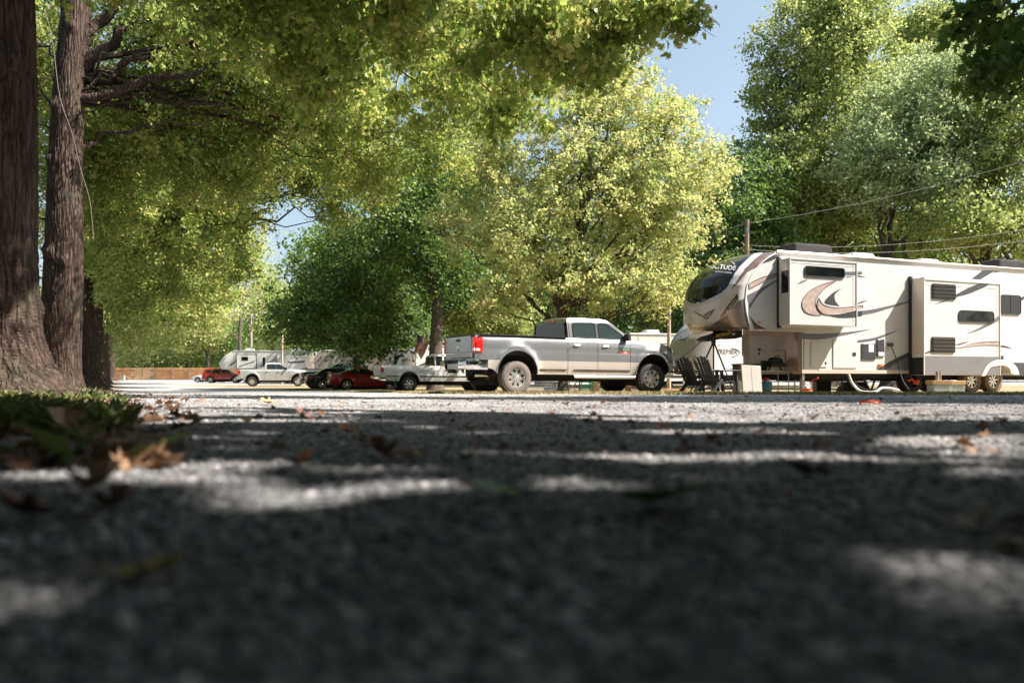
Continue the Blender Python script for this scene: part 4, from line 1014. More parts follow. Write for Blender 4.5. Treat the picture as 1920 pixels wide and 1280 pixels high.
q=MB(); q.box((4.56,0,.98),(.05,1.15,.34)); q.build('grille',M['chrome'],rt,bevel=.03)
q=MB(); q.box((4.52,0,.66),(.2,1.9,.26)); q.build('front_bumper',M['chrome'],rt,bevel=.05)
light_patch(rt,'headlight','clear_lens',yf,np.linspace(4.34,4.5,4),.93,1.12,.012,front=(4.53,.2))
for sd in (-1,1):
    for ax in (0,3.65):
        q=MB(); patch(q,[ax+.60*math.cos(t) for t in np.linspace(0,math.pi,17)][::-1],lambda x,ax=ax:.53+math.sqrt(max(0,.545**2-(x-ax)**2)),lambda x,ax=ax:.53+math.sqrt(max(0,.601**2-(x-ax)**2)),yf,.02,nz=2,sides=(sd,)); q.build('fender_flare',M['pale_silver_paint'],rt)

# ---- dark pickup facing left (nose towards the lane)
yaw=R(180+20)
dk=dict(wb=3.3,W=.92,ro=1.1,fo=.85,R=.37,paint='dark_green_paint',rk=.48,ra=.46,az=.46,crease=.9,flare=.03,
  top=[(-1.1,1.20),(.8,1.20),(2.25,1.19),(2.7,1.17),(3.9,1.12),(4.1,1.05),(4.15,.6)],plan=[(-1.1,.9),(0,.92),(3.9,.92),(4.15,.88)],
  endrise=[(-1.1,.6),(-.5,.48),(4.15,.48)],decks=[(2.2,4.15)],wheel=('w_dark',(.37,.20,.24,'rubber','dark_alloy',6,'block')),
  seams=[(.8,.5,1.2),(2.2,.5,1.18)],handles=[(1.05,1.05)],mirror=(2.2,1.28),glass='green_glass',
  cab=dict(k=.22,h=1.72,roof=[(.82,1.60),(.9,1.69),(1.1,1.72),(1.5,1.73),(1.75,1.69),(2.45,1.20)],ws=(1.8,2.4),bl=(0,1),flatback=True,blz=(1.25,1.6),
    win=[(.92,1.25,[(0,1.23),(3,1.22)],[(0,1.62),(2,1.63)],.05),(1.33,2.2,[(0,1.23),(3,1.22)],[(0,1.62),(1.7,1.62),(2.22,1.26)],.05)]))
pc=near_pos(590,54,yaw,.8,1); 
rt,yf,yc=vehicle('pickup_truck','dark green pickup parked nose-out with a boxy chrome grille','pickup truck',dk,(pc[0]-math.cos(yaw)*3.3,pc[1]-math.sin(yaw)*3.3),yaw)
q=MB(); q.box((4.17,0,.90),(.04,1.1,.26)); q.build('grille',M['chrome'],rt,bevel=.02)
q=MB()
for z in (.82,.90,.98): q.box((4.195,0,z),(.02,1.04,.03))
q.build('grille_slot',M['black_plastic'],rt)
q=MB(); q.box((4.2,0,.62),(.16,1.86,.18)); q.build('front_bumper',M['chrome'],rt,bevel=.03)
light_patch(rt,'headlight','orange_lens',yf,np.linspace(4.0,4.13,3),.80,1.0,.01,front=(4.16,.26))
q=MB(); q.box((0,0,.9),(1.8,1.5,.02)); q.build('bed_liner',M['black_plastic'],rt)

# ---- red coupe
def car(name,label,cat,paint,px,D,yaw,side=-1,wheel=None,kind='coupe',wpx='rear',grp=None):
    wb=2.62
    if kind=='coupe':
        p=dict(wb=wb,W=.87,ro=.92,fo=.92,R=.31,paint=paint,rk=.22,ra=.365,az=.33,crease=.62,flare=.03,crown=1.6,ak=1,
          top=[(-.92,.80),(-.88,.93),(-.70,.98),(-.2,.98),(.6,.94),(1.6,.90),(2.2,.86),(2.9,.80),(3.3,.70),(3.5,.58),(3.54,.35)],
          plan=[(-.92,.70),(-.80,.80),(-.3,.865),(.5,.87),(2.6,.87),(3.1,.82),(3.4,.70),(3.54,.55)],endrise=[(-.92,.34),(-.6,.24),(-.4,.22),(3.1,.2),(3.54,.25)],
          decks=[(-.92,.15),(1.75,3.54)],bulge=.03,wheel=wheel,seams=[(.55,.3,.92),(1.75,.3,.86)],handles=[(.72,.80)],hmat=paint,mirror=(1.55,.98),msz=.7,mmat=paint,
          cab=dict(k=.42,h=1.32,roof=[(-.35,.98),(.25,1.22),(.5,1.30),(.8,1.335),(1.1,1.31),(1.35,1.25),(2.0,.88)],ws=(1.34,1.95),bl=(-.28,.3),
            win=[(.05,.72,[(0,1.0),(1,.95)],[(0,1.02),(.4,1.22),(.8,1.26)],.03),(.80,1.68,[(0,.99),(1,.95),(1.7,.92)],[(.8,1.26),(1.1,1.25),(1.3,1.2),(1.7,.98)],.03)]))
    elif kind=='sedan':
        p=dict(wb=wb,W=.86,ro=.95,fo=.85,R=.31,paint=paint,rk=.22,ra=.36,az=.32,crease=.62,flare=.02,
          top=[(-.95,.78),(-.9,.93),(-.2,.97),(.6,.95),(1.9,.92),(2.7,.82),(3.25,.70),(3.42,.55),(3.47,.35)],plan=[(-.95,.74),(-.7,.83),(0,.86),(2.6,.86),(3.2,.76),(3.47,.6)],
          endrise=[(-.95,.32),(-.5,.22),(3.0,.2),(3.47,.26)],decks=[(-.95,0.0),(1.85,3.47)],bulge=.03,wheel=wheel,seams=[(1.05,.3,.92),(1.95,.3,.88)],handles=[(.4,.82),(1.25,.82)],mirror=(1.75,.98),msz=.7,
          cab=dict(k=.38,h=1.38,roof=[(-.35,.96),(.2,1.33),(.6,1.39),(1.1,1.38),(1.4,1.32),(2.15,.90)],ws=(1.42,2.1),bl=(-.3,.15),
            win=[(.0,.98,[(0,1.0),(1,.97)],[(0,1.05),(.25,1.28),(1,1.32)],.03),(1.06,1.85,[(1,.97),(2,.94)],[(1,1.32),(1.35,1.28),(1.9,1.0)],.03)]))
    elif kind=='suv':
        p=dict(wb=2.7,W=.93,ro=.92,fo=.90,R=.36,paint=paint,low='black_plastic',split=.40,rk=.30,ra=.43,az=.38,crease=.8,flare=.04,
          top=[(-.92,.85),(-.88,1.05),(.3,1.08),(2.2,1.06),(2.9,1.0),(3.4,.92),(3.55,.75),(3.6,.45)],plan=[(-.92,.84),(-.7,.91),(0,.93),(2.8,.93),(3.35,.84),(3.6,.68)],
          endrise=[(-.92,.45),(-.6,.32),(3.2,.3),(3.6,.4)],decks=[(-.92,-.5),(2.1,3.6)],bulge=.04,wheel=wheel,seams=[(.5,.4,1.06),(1.35,.4,1.05),(2.25,.4,1.0)],handles=[(.65,.95),(1.5,.95)],mirror=(2.1,1.15),
          cab=dict(k=.28,h=1.62,roof=[(-.86,1.06),(-.62,1.55),(-.4,1.62),(.6,1.66),(1.3,1.64),(1.6,1.57),(2.45,1.05)],ws=(1.65,2.4),bl=(-.84,-.62),
            win=[(-.5,.12,[(-1,1.15),(3,1.1)],[(-.5,1.45),(.2,1.5)],.05),(.2,1.12,[(-1,1.12),(3,1.1)],[(0,1.5),(1.1,1.54)],.03),(1.2,2.12,[(-1,1.12),(3,1.1)],[(1.1,1.54),(1.5,1.5),(2.15,1.15)],.03)]))
    pos=near_pos(px,D,yaw,p['W']-.1,side)
    if wpx=='front': pos=(pos[0]-math.cos(yaw)*p['wb'],pos[1]-math.sin(yaw)*p['wb'])
    rt,yf,yc=vehicle(name,label,cat,p,pos,yaw,grp)
    zl={'coupe':(.62,.82),'sedan':(.66,.84),'suv':(.86,1.02)}[kind]; ro=p['ro']; fe=p['wb']+p['fo']
    light_patch(rt,'tail_light','red_lens',yf,np.linspace(-ro+.03,-ro+.25,5),*zl,.01,front=(-ro-.0,.30))
    light_patch(rt,'headlight','clear_lens',yf,np.linspace(fe-.42,fe-.16,5),zl[0]-.12,zl[1]-.16,.01)
    q=MB(); q.box((-ro-.01,0,.45),(.12,p['W']*1.55,.22)); q.build('rear_bumper',M[paint],rt,bevel=.05)
    q=MB(); q.box((-ro-.03,0,.60),(.02,.34,.11)); q.build('number_plate',M['paper'],rt)
    q=MB(); q.box((fe-.03,0,.40),(.16,p['W']*1.1,.2)); q.build('front_bumper',M[paint],rt,bevel=.05)
    return rt,yf,yc
rt,yf,yc=car('coupe','glossy dark red two-door coupe with a rear wing beside the white pickup','car','red_paint',650,47.5,R(22),wheel=('w_coupe',(.31,.225,.20,'rubber','alloy',5,'spoke')))
q=MB(); q.box((-.80,0,1.05),(.22,1.35,.035)); 
for sd in (-1,1): q.box((-.78,sd*.58,1.0),(.14,.04,.10))
q.build('spoiler',M['red_paint'],rt,bevel=.012)
rt,yf,yc=car('car','black car tail showing between the dark pickup and the red coupe, chrome bumper strip','car','black_paint',604,51.5,R(20),wheel=('w_black',(.31,.20,.20,'rubber','alloy',5,'spoke')),kind='sedan')
q=MB(); q.box((-.99,0,.56),(.06,1.5,.05)); q.build('chrome_strip',M['chrome'],rt,bevel=.01)
rt,yf,yc=car('suv','orange-red sport utility vehicle at the far end of the lane','car','orange_red_paint',394.5,91,R(8),wheel=('w_suv',(.36,.25,.22,'rubber','alloy',5,'spoke')),kind='suv')
for sd in (-1,1): q=MB(); q.tube([(-.4,sd*.66,1.68),(1.3,sd*.66,1.70)],.018,6); q.build('roof_rail',M['black_plastic'],rt)
car('car','small white sedan facing left beside the orange-red vehicle','car','white_paint',371,97,R(185),side=1,wheel=('w_sedan',(.31,.2,.2,'rubber','alloy',5,'spoke')),kind='sedan',wpx='front')
# ---------------------------------------------------------------- campers
RVY=R(22); U=np.array([math.cos(RVY),math.sin(RVY)]); NIN=np.array([-U[1],U[0]]); B0=np.array([7.54,21.6])
zg=g(9.5,22.5); 
def rl(px,py,off=0.0):
    """measure a photo point on the camper's side plane (off metres proud of it) -> local coordinates"""
    b=B0-NIN*off; t=(px-CX)/F; s=(t*b[1]-b[0])/(U[0]-t*U[1]); D=b[1]+s*U[1]
    return (s,-off,HC+(HY-py)*D/F-zg)
z2=lambda x,y,o=0.003:rl(1240+x/4,440+y/4,o)
z3=lambda x,y,o=0.003:rl(1560+x/4,440+y/4,o)
z7=lambda x,y,o=0.003:rl(1280+x/7.11,460+y/7.11,o)
RWID=2.50
def cap_points(zs,ss,sc,wid,p=2.6,nphi=60,crown=.09,z0=1.5):
    ph=np.linspace(0,math.pi,nphi); P=[]
    for f in ph:
        c,s_=math.cos(f),math.sin(f); e=2/p; row=[]
        for z in zs:
            a=np.interp(z,ss[0],ss[1]); b=np.interp(z,sc[0],sc[1])
            row.append((a+(b-a)*max(0,s_)**e, wid/2-wid/2*math.copysign(abs(c)**e,c), z+crown*max(0,s_)**2*max(0,(z-z0)/2)**2))
        P.append(row)
    return np.array(P)
rv=empty('fifth_wheel_camper',(B0[0],B0[1],zg),RVY)
tag(rv,'big white and tan fifth-wheel camper with SOLITUDE on its dark curved front window','camper')
A=zg
zz=np.concatenate([np.linspace(1.43,3.2,85),np.linspace(3.2,3.54,30)[1:]])
ssz=([1.43,1.6,1.9,2.2,2.6,2.9,3.2,3.4,3.54],[-1.32,-1.37,-1.46,-1.50,-1.44,-1.26,-.98,-.68,-.36])
scz=([1.43,1.5,1.65,1.95,2.3,2.6,2.85,3.05,3.25,3.38,3.47,3.52,3.54],[-1.80,-1.90,-2.00,-2.10,-2.10,-2.02,-1.88,-1.68,-1.38,-1.10,-.84,-.60,-.37])
P=cap_points(zz,ssz,scz,RWID,p=2.15,nphi=170)
Pc=(P[:-1,:-1]+P[1:,1:])/2; Pm=Pc.copy(); far=Pc[...,1]>RWID/2; Pm[...,1]=np.where(far,RWID-Pc[...,1],Pc[...,1])
wx=B0[0]+Pm[...,0]*U[0]+Pm[...,1]*NIN[0]; wy=B0[1]+Pm[...,0]*U[1]+Pm[...,1]*NIN[1]
qx=(CX+F*wx/wy-1280)*7.11; qy=(HY-F*(Pm[...,2]-HC)/wy-460)*7.11
mi=np.zeros(qx.shape,int)
wx2=B0[0]+Pc[...,0]*U[0]+Pc[...,1]*NIN[0]; wy2=B0[1]+Pc[...,0]*U[1]+Pc[...,1]*NIN[1]
rx_=(CX+F*wx2/wy2-1280)*7.11; ry_=(HY-F*(Pc[...,2]-HC)/wy2-460)*7.11     # unmirrored
front=np.gradient(rx_,axis=0)<0
caps=[ (1,[(860,360),(1030,275),(1215,110),(1260,60),(1100,900),(870,1110),(745,700),(760,600)]),
       (4,[(740,745),(850,690),(1100,600),(1100,1140),(855,1140)]),
       (2,[(200,1120),(150,1090),(380,1050),(490,985),(610,860),(740,750),(870,1140),(200,1140)]),
       (3,[(250,1120),(390,1065),(500,985),(590,925),(660,1082),(640,1140),(250,1140)]),
       (3,[(150,1140),(250,1085),(850,1085),(870,1140)]),
       (5,[(485,975),(600,800),(742,630),(737,720),(620,850)]),(6,[(530,930),(620,805),(725,690),(722,712),(620,830)]),
       (5,[(130,862),(265,935),(437,835),(400,905),(322,988),(200,925)]),(6,[(285,942),(405,872),(380,905),(318,972),(240,935)]),
       (7,[(90,680),(220,775),(400,700),(560,640),(575,670),(400,745),(220,815),(100,750)]),
       (3,[(1085,85),(1215,70),(1230,110),(1130,160),(1030,275),(860,360),(740,500),(645,592),(700,480),(790,340),(900,220),(1000,140)]),
       (1,[(1000,78),(1090,80),(960,180),(840,300),(740,440),(690,520),(640,470),(690,380),(760,280),(880,165)]) ]
for n_,(k,pl) in enumerate(caps): mi[(inpoly(rx_,ry_,pl)&front) if n_ in (7,8) else inpoly(qx,qy,pl)]=k
glass=[(50,650),(130,560),(100,440),(160,330),(240,235),(330,130),(460,60),(720,30),(900,40),(1000,78),(880,165),(760,280),(690,380),(640,470),(590,560),(520,630),(400,690),(240,768),(60,690)]
gm=inpoly(qx,qy,glass)
q=MB(); gq=MB(); n2=P.shape[1]
q.v=[(a,b,c-A) for a,b,c in P.reshape(-1,3)]; 
out=P.copy(); ctr=np.array([0.5,RWID/2,2.4]); dd=out-ctr; dd/=np.linalg.norm(dd,axis=2,keepdims=True); out=out+dd*.006
gq.v=[(a,b,c-A) for a,b,c in out.reshape(-1,3)]
for i in range(P.shape[0]-1):
    for j in range(n2-1):
        f_=[i*n2+j,(i+1)*n2+j,(i+1)*n2+j+1,i*n2+j+1]
        q.f.append(f_); q.m.append(int(mi[i,j])); q.sm.append(True)
        if gm[i,j]: gq.f.append(f_); gq.m.append(0); gq.sm.append(True)
CM=[M['rv_beige'],M['rv_white'],M['rv_tan'],M['rv_brown'],M['decal_grey'],M['decal_maroon'],M['decal_stone'],M['trim_metal']]
q.build('front_cap',CM,rv,sharp=60)
gq.build('front_window',M['rv_glass'],rv,sharp=80)
# body: side walls, roof, lower body
top=3.54-A; bot=.27-A; ov=1.43-A; L=10.4
q=MB()
seam=[(np.interp(z,*ssz),z-A) for z in np.linspace(1.43,3.54,20)]
side=[(x,z) for x,z in seam]+[(L,top),(L,bot),(.42,bot),(.40,ov)]
for y,fl in ((0,0),(RWID,1)):
    v=[(x,y,z) for x,z in side]; q.add(v,[list(range(len(v))) if not fl else list(range(len(v)))[::-1]],0,False)
nr=11
Pt=[[(x,RWID*t,top+.12*math.sin(math.pi*t)**.8*(1 if x>0 else .85)) for t in np.linspace(0,1,nr)] for x in (-.36,.3,2,5,8,L)]
q.grid(Pt,0)
q.add([(L,0,top),(L,RWID,top),(L,RWID,bot),(L,0,bot)],[(0,1,2,3)],0,False)
q.add([(.42,0,bot),(.42,RWID,bot),(L,RWID,bot),(L,0,bot)],[(0,1,2,3)],0,False)
q.build('body',M['rv_white'],rv)
q=MB(); bl=[(-1.35,0),(-1.38,.1)]; row=P[:,0]; q.add([(a,b,1.43-A) for a,b,c in row]+[(.40,RWID,ov),(.40,0,ov)],[list(range(len(row)+2))],0,False); q.build('overhang_floor',M['rv_brown'],rv)
q=MB(); r_=.12   # lower front face with a rounded near corner
Pt=[]
for z in np.linspace(bot-.02,ov,8):
    ln=[]
    for t in np.linspace(0,math.pi/2,7): ln.append((.40-.03+r_-r_*math.sin(t),r_-r_*math.cos(t)-.004,z))
    ln+= [(.37,y,z) for y in np.linspace(.3,RWID-.1,6)]+[(.42,RWID+.004,z)]
    Pt.append(ln)
q.grid(Pt,0,flip=True); q.build('lower_front',M['rv_tan'],rv)
q=MB(); q.box((.36,1.15,.62-A),(.02,1.1,.62)); q.build('front_hatch',M['rv_tan'],rv,bevel=.008)
for z_ in (.98,.86): q=MB(); q.box((.345,1.70,z_-A),(.02,.05,.07)); q.build('hatch_latch',M['black_plastic'],rv)
# seam moulding of the cap, roof gutter
q=MB(); q.tube([(np.interp(z,*ssz)+.0,-.004,z-A) for z in np.linspace(1.43,3.54,24)],.018,6); q.build('seam_trim',M['rv_white'],rv)
q=MB(); q.tube([(-.45,-.01,top+.005),(1,-.02,top+.01),(L,-.02,top+.01)],.035,6); q.build('roof_gutter',M['rv_beige'],rv)
q=MB(); q.box((3.9,-.006,bot+.05),(7.0,.03,.10)); q.build('sill_trim',M['rv_beige'],rv)
q=MB(); q.bar((-1.35,-.01,ov-.01),(.42,-.01,ov-.01),.03,.05); q.build('overhang_trim',M['rv_beige'],rv)
# slide-outs
def slide(a,b,c,d,P_,trim=True):
    s0=rl(a,c,P_)[0]; s1=rl(b,c,P_)[0]; zt=rl(a,c,P_)[2]; zb=rl(a,d,P_)[2]
    return s0,s1,zt,zb
P_=.48
s0,s1,zt,zb=slide(1481,1606,482.5,608.5,P_)
q=MB(); q.box(((s0+s1)/2,-P_/2+.02,(zt+zb)/2),(s1-s0,P_+.04,zt-zb)); o=q.build('slide_out',M['rv_white'],rv,bevel=.012); SL1=o
q=MB(); q.box((s0+.02,-.04,(zt+zb)/2),(.09,.07,zt-zb+.12)); q.build('slide_seal',M['black_plastic'],rv)
q=MB(); q.box(((s0+s1)/2,-P_-.004,zt-.02),(s1-s0+.04,.03,.04)); q.box((s0+.0,-P_-.004,(zt+zb)/2),(.03,.03,zt-zb)); q.box((s1,-P_-.004,(zt+zb)/2),(.03,.03,zt-zb)); q.box((s1-.12,-P_-.003,(zt+zb)/2),(.008,.006,zt-zb)); q.box(((s0+s1)/2,-P_-.003,zt-.13),(s1-s0,.006,.008)); q.build('slide_trim',M['rv_white'],rv)
def win(name,x0,x1,za,zb_,y,r=.07,mat='rv_glass',frame=True,slats=0,div=None):
    q=MB(); pts=[]
    for cx_,cz,a0 in ((x1-r,za-r,0),(x0+r,za-r,90),(x0+r,zb_+r,180),(x1-r,zb_+r,270)):
        for t in np.linspace(0,90,6): pts.append((cx_+r*math.cos(R(a0+t)),y-.004,cz+r*math.sin(R(a0+t))))
    q.prism(pts[::-1],(0,-.014,0)); w_=q.build(name,M[mat],rv)
    if frame:
        q=MB(); q.tube([(a,b-.012,c) for a,b,c in pts]+[(pts[0][0],pts[0][1]-.012,pts[0][2])],.016,5,caps=False)
        if div: q.box((div,y-.022,(za+zb_)/2),(.03,.01,za-zb_-.04))
        f_=q.build('window_frame',M['black_plastic'],rv); f_.parent=w_
    if slats:
        q=MB()
        for i in range(slats):
            zc=zb_+(za-zb_)*(i+.5)/slats; q.box(((x0+x1)/2,y-.03,zc),((x1-x0)*.94,.03,(za-zb_)/slats*.55),0,Matrix.Rotation(R(25),3,'X'))
        q.build('louvre',M['decal_dark'],rv).parent=w_
    return w_
a=z2(1075,235,P_); b=z2(1370,340,P_); win('window',a[0],b[0],a[2],b[2]+.05,-P_)
# window and curtain side on the slide's front-facing end
q=MB(); zt1=z2(905,282)[2]; zb1=z2(905,447)[2]; q.box((s0-.008,-.30,(zt1+zb1)/2),(.02,.26,zt1-zb1)); w_=q.build('side_window',M['rv_glass'],rv,bevel=.008)
q=MB(); q.box((s0-.008,-.24,(zt+zb)/2-.0),(.014,.34,zt-zb-.08)); q.build('slide_end_panel',M['rv_beige'],rv)
s0b,s1b,ztb,zbb=slide(1732.5,1874.5,519,703,P_)
q=MB(); q.box(((s0b+s1b)/2,-P_/2+.02,(ztb+zbb)/2),(s1b-s0b,P_+.04,ztb-zbb)); q.build('slide_out',M['rv_white'],rv,bevel=.012)
q=MB(); q.box((s0b-.02,-.04,(ztb+zbb)/2),(.09,.07,ztb-zbb+.12)); q.build('slide_seal',M['black_plastic'],rv)
q=MB(); q.box(((s0b+s1b)/2,-P_-.004,ztb-.04),(s1b-s0b+.04,.03,.08)); q.box((s0b,-P_-.004,(ztb+zbb)/2),(.03,.03,ztb-zbb)); q.box((s1b,-P_-.004,(ztb+zbb)/2),(.03,.03,ztb-zbb)); q.box((s1b-.12,-P_-.003,(ztb+zbb)/2),(.008,.006,ztb-zbb)); q.box(((s0b+s1b)/2,-P_-.003,ztb-.22),(s1b-s0b,.006,.008)); q.build('slide_trim',M['rv_white'],rv)
a=z3(710,905,P_); b=z3(1250,1045,P_)
q=MB(); q.box(((s0b+s1b)/2,-P_-.006,(a[2]+zbb)/2),(s1b-s0b-.02,.012,a[2]-zbb-.02)); q.build('slide_skirt',M['skirt_grey'],rv)
q=MB(); q.box((s0b-.004,-.24,zbb+.26),(.012,.44,.5)); q.build('slide_end_panel',M['black_plastic'],rv)
q=MB(); q.box((s0b-.004,-.24,(ztb+zbb)/2+.28),(.012,.44,ztb-zbb-.62)); q.build('slide_end_panel',M['rv_beige'],rv)
for (x0,y0,x1,y1,o_,sl) in ((750,368,922,485,P_,4),(747,768,917,882,P_,4)):
    a=z3(x0,y0,o_); b=z3(x1,y1,o_); win('vent_window',a[0],b[0],a[2],b[2],-o_,.03,'decal_dark',True,sl)
a=z3(950,567,P_); b=z3(1210,660,P_); win('window',a[0],b[0],a[2],b[2],-P_,.1)
a=z3(1262,450,0); b=z3(1412,600,0); win('window',a[0],b[0],a[2],b[2],0,.1,div=(a[0]+b[0])/2)
# hatches, panels, lights
def panel(name,x0,y0,x1,y1,zf=z3,off=0,mat='rv_white',t=.012,bv=.02):
    a=zf(x0,y0,off); b=zf(x1,y1,off); q=MB(); q.box(((a[0]+b[0])/2,-off-t/2,(a[2]+b[2])/2),(abs(b[0]-a[0]),t+.004,abs(a[2]-b[2]))); return q.build(name,M[mat],rv,bevel=min(bv,.4*t))
panel('hatch',5,782,183,1000,t=.02); panel('hatch_latch',150,880,175,908,mat='black_plastic',t=.035)
panel('hatch',1120,797,1240,992,z2,t=.02); panel('hatch_latch',1222,950,1234,972,z2,mat='black_plastic',t=.03)
panel('hatch',1258,540,1262,541,t=.01)
w_=panel('water_panel',220,815,322,938,mat='decal_dark',t=.025); panel('notice',268,822,308,882,mat='paper',t=.03)
panel('water_panel',333,783,388,915,mat='decal_dark',t=.03); panel('notice',340,880,384,912,mat='paper',t=.034)
panel('marker_light',345,966,374,990,mat='orange_lens',t=.04); panel('marker_light',700,694,722,712,z2,mat='red_lens',t=.03); panel('hatch_latch',1262,905,1282,935,mat='black_plastic',t=.03)
panel('porch_light',722,650,742,664,z2,mat='orange_lens',t=.03)
panel('power_inlet',414,810,452,838,mat='black_plastic',t=.06)
# painted stripes (flat decals on their panels)
def decal(pts,mat,zf=z3,off=0.0,lift=.003,edge=None):
    q=MB(); P2=[zf(x,y,off) for x,y in pts]; v=[(a,-off-lift,c) for a,b,c in P2]; q.poly(v); q.build('stripe',M[mat],rv)
    if edge:
        q=MB(); q.tube([(a,-off-lift-.001,c) for a,b,c in P2]+[(P2[0][0],-off-lift-.001,P2[0][2])],.009,4,caps=False); q.build('stripe_edge',M[edge],rv)
def curve(pts,n=10):   # Catmull-Rom through photo points
    P2=[np.array(p,float) for p in pts]; P2=[2*P2[0]-P2[1]]+P2+[2*P2[-1]-P2[-2]]; o=[]
    for i in range(1,len(P2)-2):
        p0,p1,p2,p3=P2[i-1:i+3]
        for t in np.linspace(0,1,n,endpoint=False): o.append(tuple(.5*((2*p1)+(-p0+p2)*t+(2*p0-5*p1+4*p2-p3)*t*t+(-p0+3*p1-3*p2+p3)*t**3)))
    o.append(tuple(P2[-2])); return o
decal([(1070,240),(1100,190),(1150,155),(1225,132),(1310,140),(1240,175),(1180,205)],'decal_dark',z7)
decal(curve([(880,515),(1050,430),(1262,368)])+curve([(1262,396),(1100,470),(885,585)]),'decal_stone',z7,edge='decal_maroon')
decal(curve([(855,668),(1010,590),(1270,450)])+[(1262,470)]+curve([(1140,550),(1000,680),(890,850)]),'decal_grey',z7)
decal(curve([(885,930),(930,985),(1010,1060),(1150,1128)])+[(965,1128)],'decal_dark',z7)
o_=P_+.012
decal(curve([(1300,345),(1200,375),(1110,425),(1055,500),(1070,570),(1130,598),(1200,600)])+curve([(1165,560),(1155,500),(1190,440),(1240,390),(1310,345)]),'decal_stone',z2,P_,.006,'decal_maroon')
decal(curve([(1180,475),(1215,525),(1300,545),(1400,540)])+[z_ for z_ in curve([(1505,528),(1503,552),(1400,580),(1300,598),(1210,590),(1170,540),(1172,490)])],'decal_stone',z2,P_,.009,'decal_maroon')
decal(curve([(1020,372),(1050,350),(1100,335)])+[(1085,345)],'decal_dark',z2,P_,.006)
decal(curve([(1352,398),(1275,445),(1225,510),(1335,535)])+curve([(1305,500),(1300,450),(1352,398)]),'decal_dark',z2,P_,.006)
decal(curve([(1240,602),(1330,602),(1440,578),(1503,572)])+curve([(1503,612),(1440,620),(1330,622),(1240,602)]),'decal_dark',z2,P_,.006)
decal([(1370,278),(1503,276),(1503,300),(1372,304)],'decal_grey',z2,P_,.006)
decal([(1372,318),(1440,308),(1400,320)],'decal_dark',z2,P_,.006)
decal([(187,302),(262,320),(187,316)],'decal_dark')
decal(curve([(178,518),(225,500),(268,490)])+[(225,510),(178,525)],'decal_maroon')
decal(curve([(176,575),(300,560),(440,530),(575,498)])+curve([(575,508),(440,548),(300,590),(176,608)]),'decal_grey')
decal(curve([(-260,738),(-100,742),(100,730),(305,706)])+curve([(200,730),(60,760),(-100,785),(-250,780)]),'decal_grey')
decal(curve([(190,792),(300,775),(400,745),(515,708)])+curve([(420,752),(320,790),(190,810)]),'decal_grey')
decal(curve([(35,818),(110,815),(180,796)])+[(180,812),(110,820)],'decal_grey',lift=.014)
decal(curve([(300,1036),(400,970),(480,925),(580,878)])+[(580,910)]+curve([(500,950),(420,1000),(345,1036)]),'decal_dark')
decal([(345,1036),(420,1000),(500,950),(582,910),(582,1036)],'skirt_grey',lift=.002)
decal([(1045,332),(1130,267),(1222,270),(1110,338)],'decal_dark'); decal([(1200,290),(1228,270),(1262,275)],'decal_dark')
decal(curve([(925,450),(1030,395),(1145,350)])+[(1210,350)]+curve([(1150,390),(1030,440),(925,468)]),'decal_dark',z3,P_,.006)
decal([(758,524),(860,484),(900,484),(830,505)],'decal_grey',z3,P_,.006)
decal(curve([(1000,746),(1100,700),(1200,640),(1256,605)])+[(1256,640)]+curve([(1180,680),(1100,715),(1000,746)]),'decal_grey',z3,P_,.006)
decal(curve([(932,846),(1050,812),(1160,800),(1254,802)])+curve([(1254,828),(1150,825),(1050,832),(932,846)]),'decal_stone',z3,P_,.006,'decal_maroon')
decal([(1256,825),(1310,836),(1360,858),(1256,840)],'decal_maroon'); decal([(918,825),(985,805),(1030,800),(960,825)],'decal_grey',z3,P_,.006)
decal([(686,890),(740,866),(745,880),(700,892)],'decal_dark',z3,P_,.006)
decal([(1414,470),(1470,450),(1640,400),(1640,430),(1470,475),(1414,495)],'decal_dark')
decal([(1258,955),(1640,965),(1640,1062),(1258,1055)],'decal_dark')
# lettering on the cap window
def capfn(cx7,cy7,sc7):
    H=[]   # screen-measured centre -> nearest surface point, then laid on along the surface
    def f(co):
        tx=cx7+co.x*sc7; ty=cy7-co.y*sc7*.92+co.x*sc7*.10
        d=(rx_-tx)**2+(ry_-ty)**2+np.where(front,0,1e9); i,j=np.unravel_index(np.argmin(d),d.shape)
        # bilinear refinement
        i=min(max(i,1),rx_.shape[0]-2); j=min(max(j,1),rx_.shape[1]-2)
        gi=np.array([rx_[i+1,j]-rx_[i-1,j],ry_[i+1,j]-ry_[i-1,j]])/2; gj=np.array([rx_[i,j+1]-rx_[i,j-1],ry_[i,j+1]-ry_[i,j-1]])/2
        A_=np.array([gi,gj]).T
        try: a_,b_=np.linalg.solve(A_,np.array([tx-rx_[i,j],ty-ry_[i,j]]))
        except Exception: a_=b_=0
        a_=max(-3,min(3,a_)); b_=max(-3,min(3,b_))
        p=Pc[i,j]+(Pc[i+1,j]-Pc[i-1,j])/2*a_+(Pc[i,j+1]-Pc[i,j-1])/2*b_
        n_=p-ctr; n_/=np.linalg.norm(n_); p=p+n_*(.012+co.z)
        return (p[0],p[1],p[2]-A)
    return f
for s_,a_,b_,sz in (('SOLITUDE',512,290,92),('GRAND DESIGN',545,358,30)):
    text_obj(s_,1,'paper',rv,None,'lettering',shear=.25,extr=0,bold=.005,fn=capfn(a_,b_,sz),sx=.92 if s_[0]=='S' else 1)
f=capfn(0,0,1); q=MB(); q.tube([f(Vector((x,-y/.92+x*.10/.92,0))) for x,y in curve([(450,245),(540,222),(600,215),(660,225),(700,262)],6)],.009,5); q.build('logo_arc',M['paper'],rv)
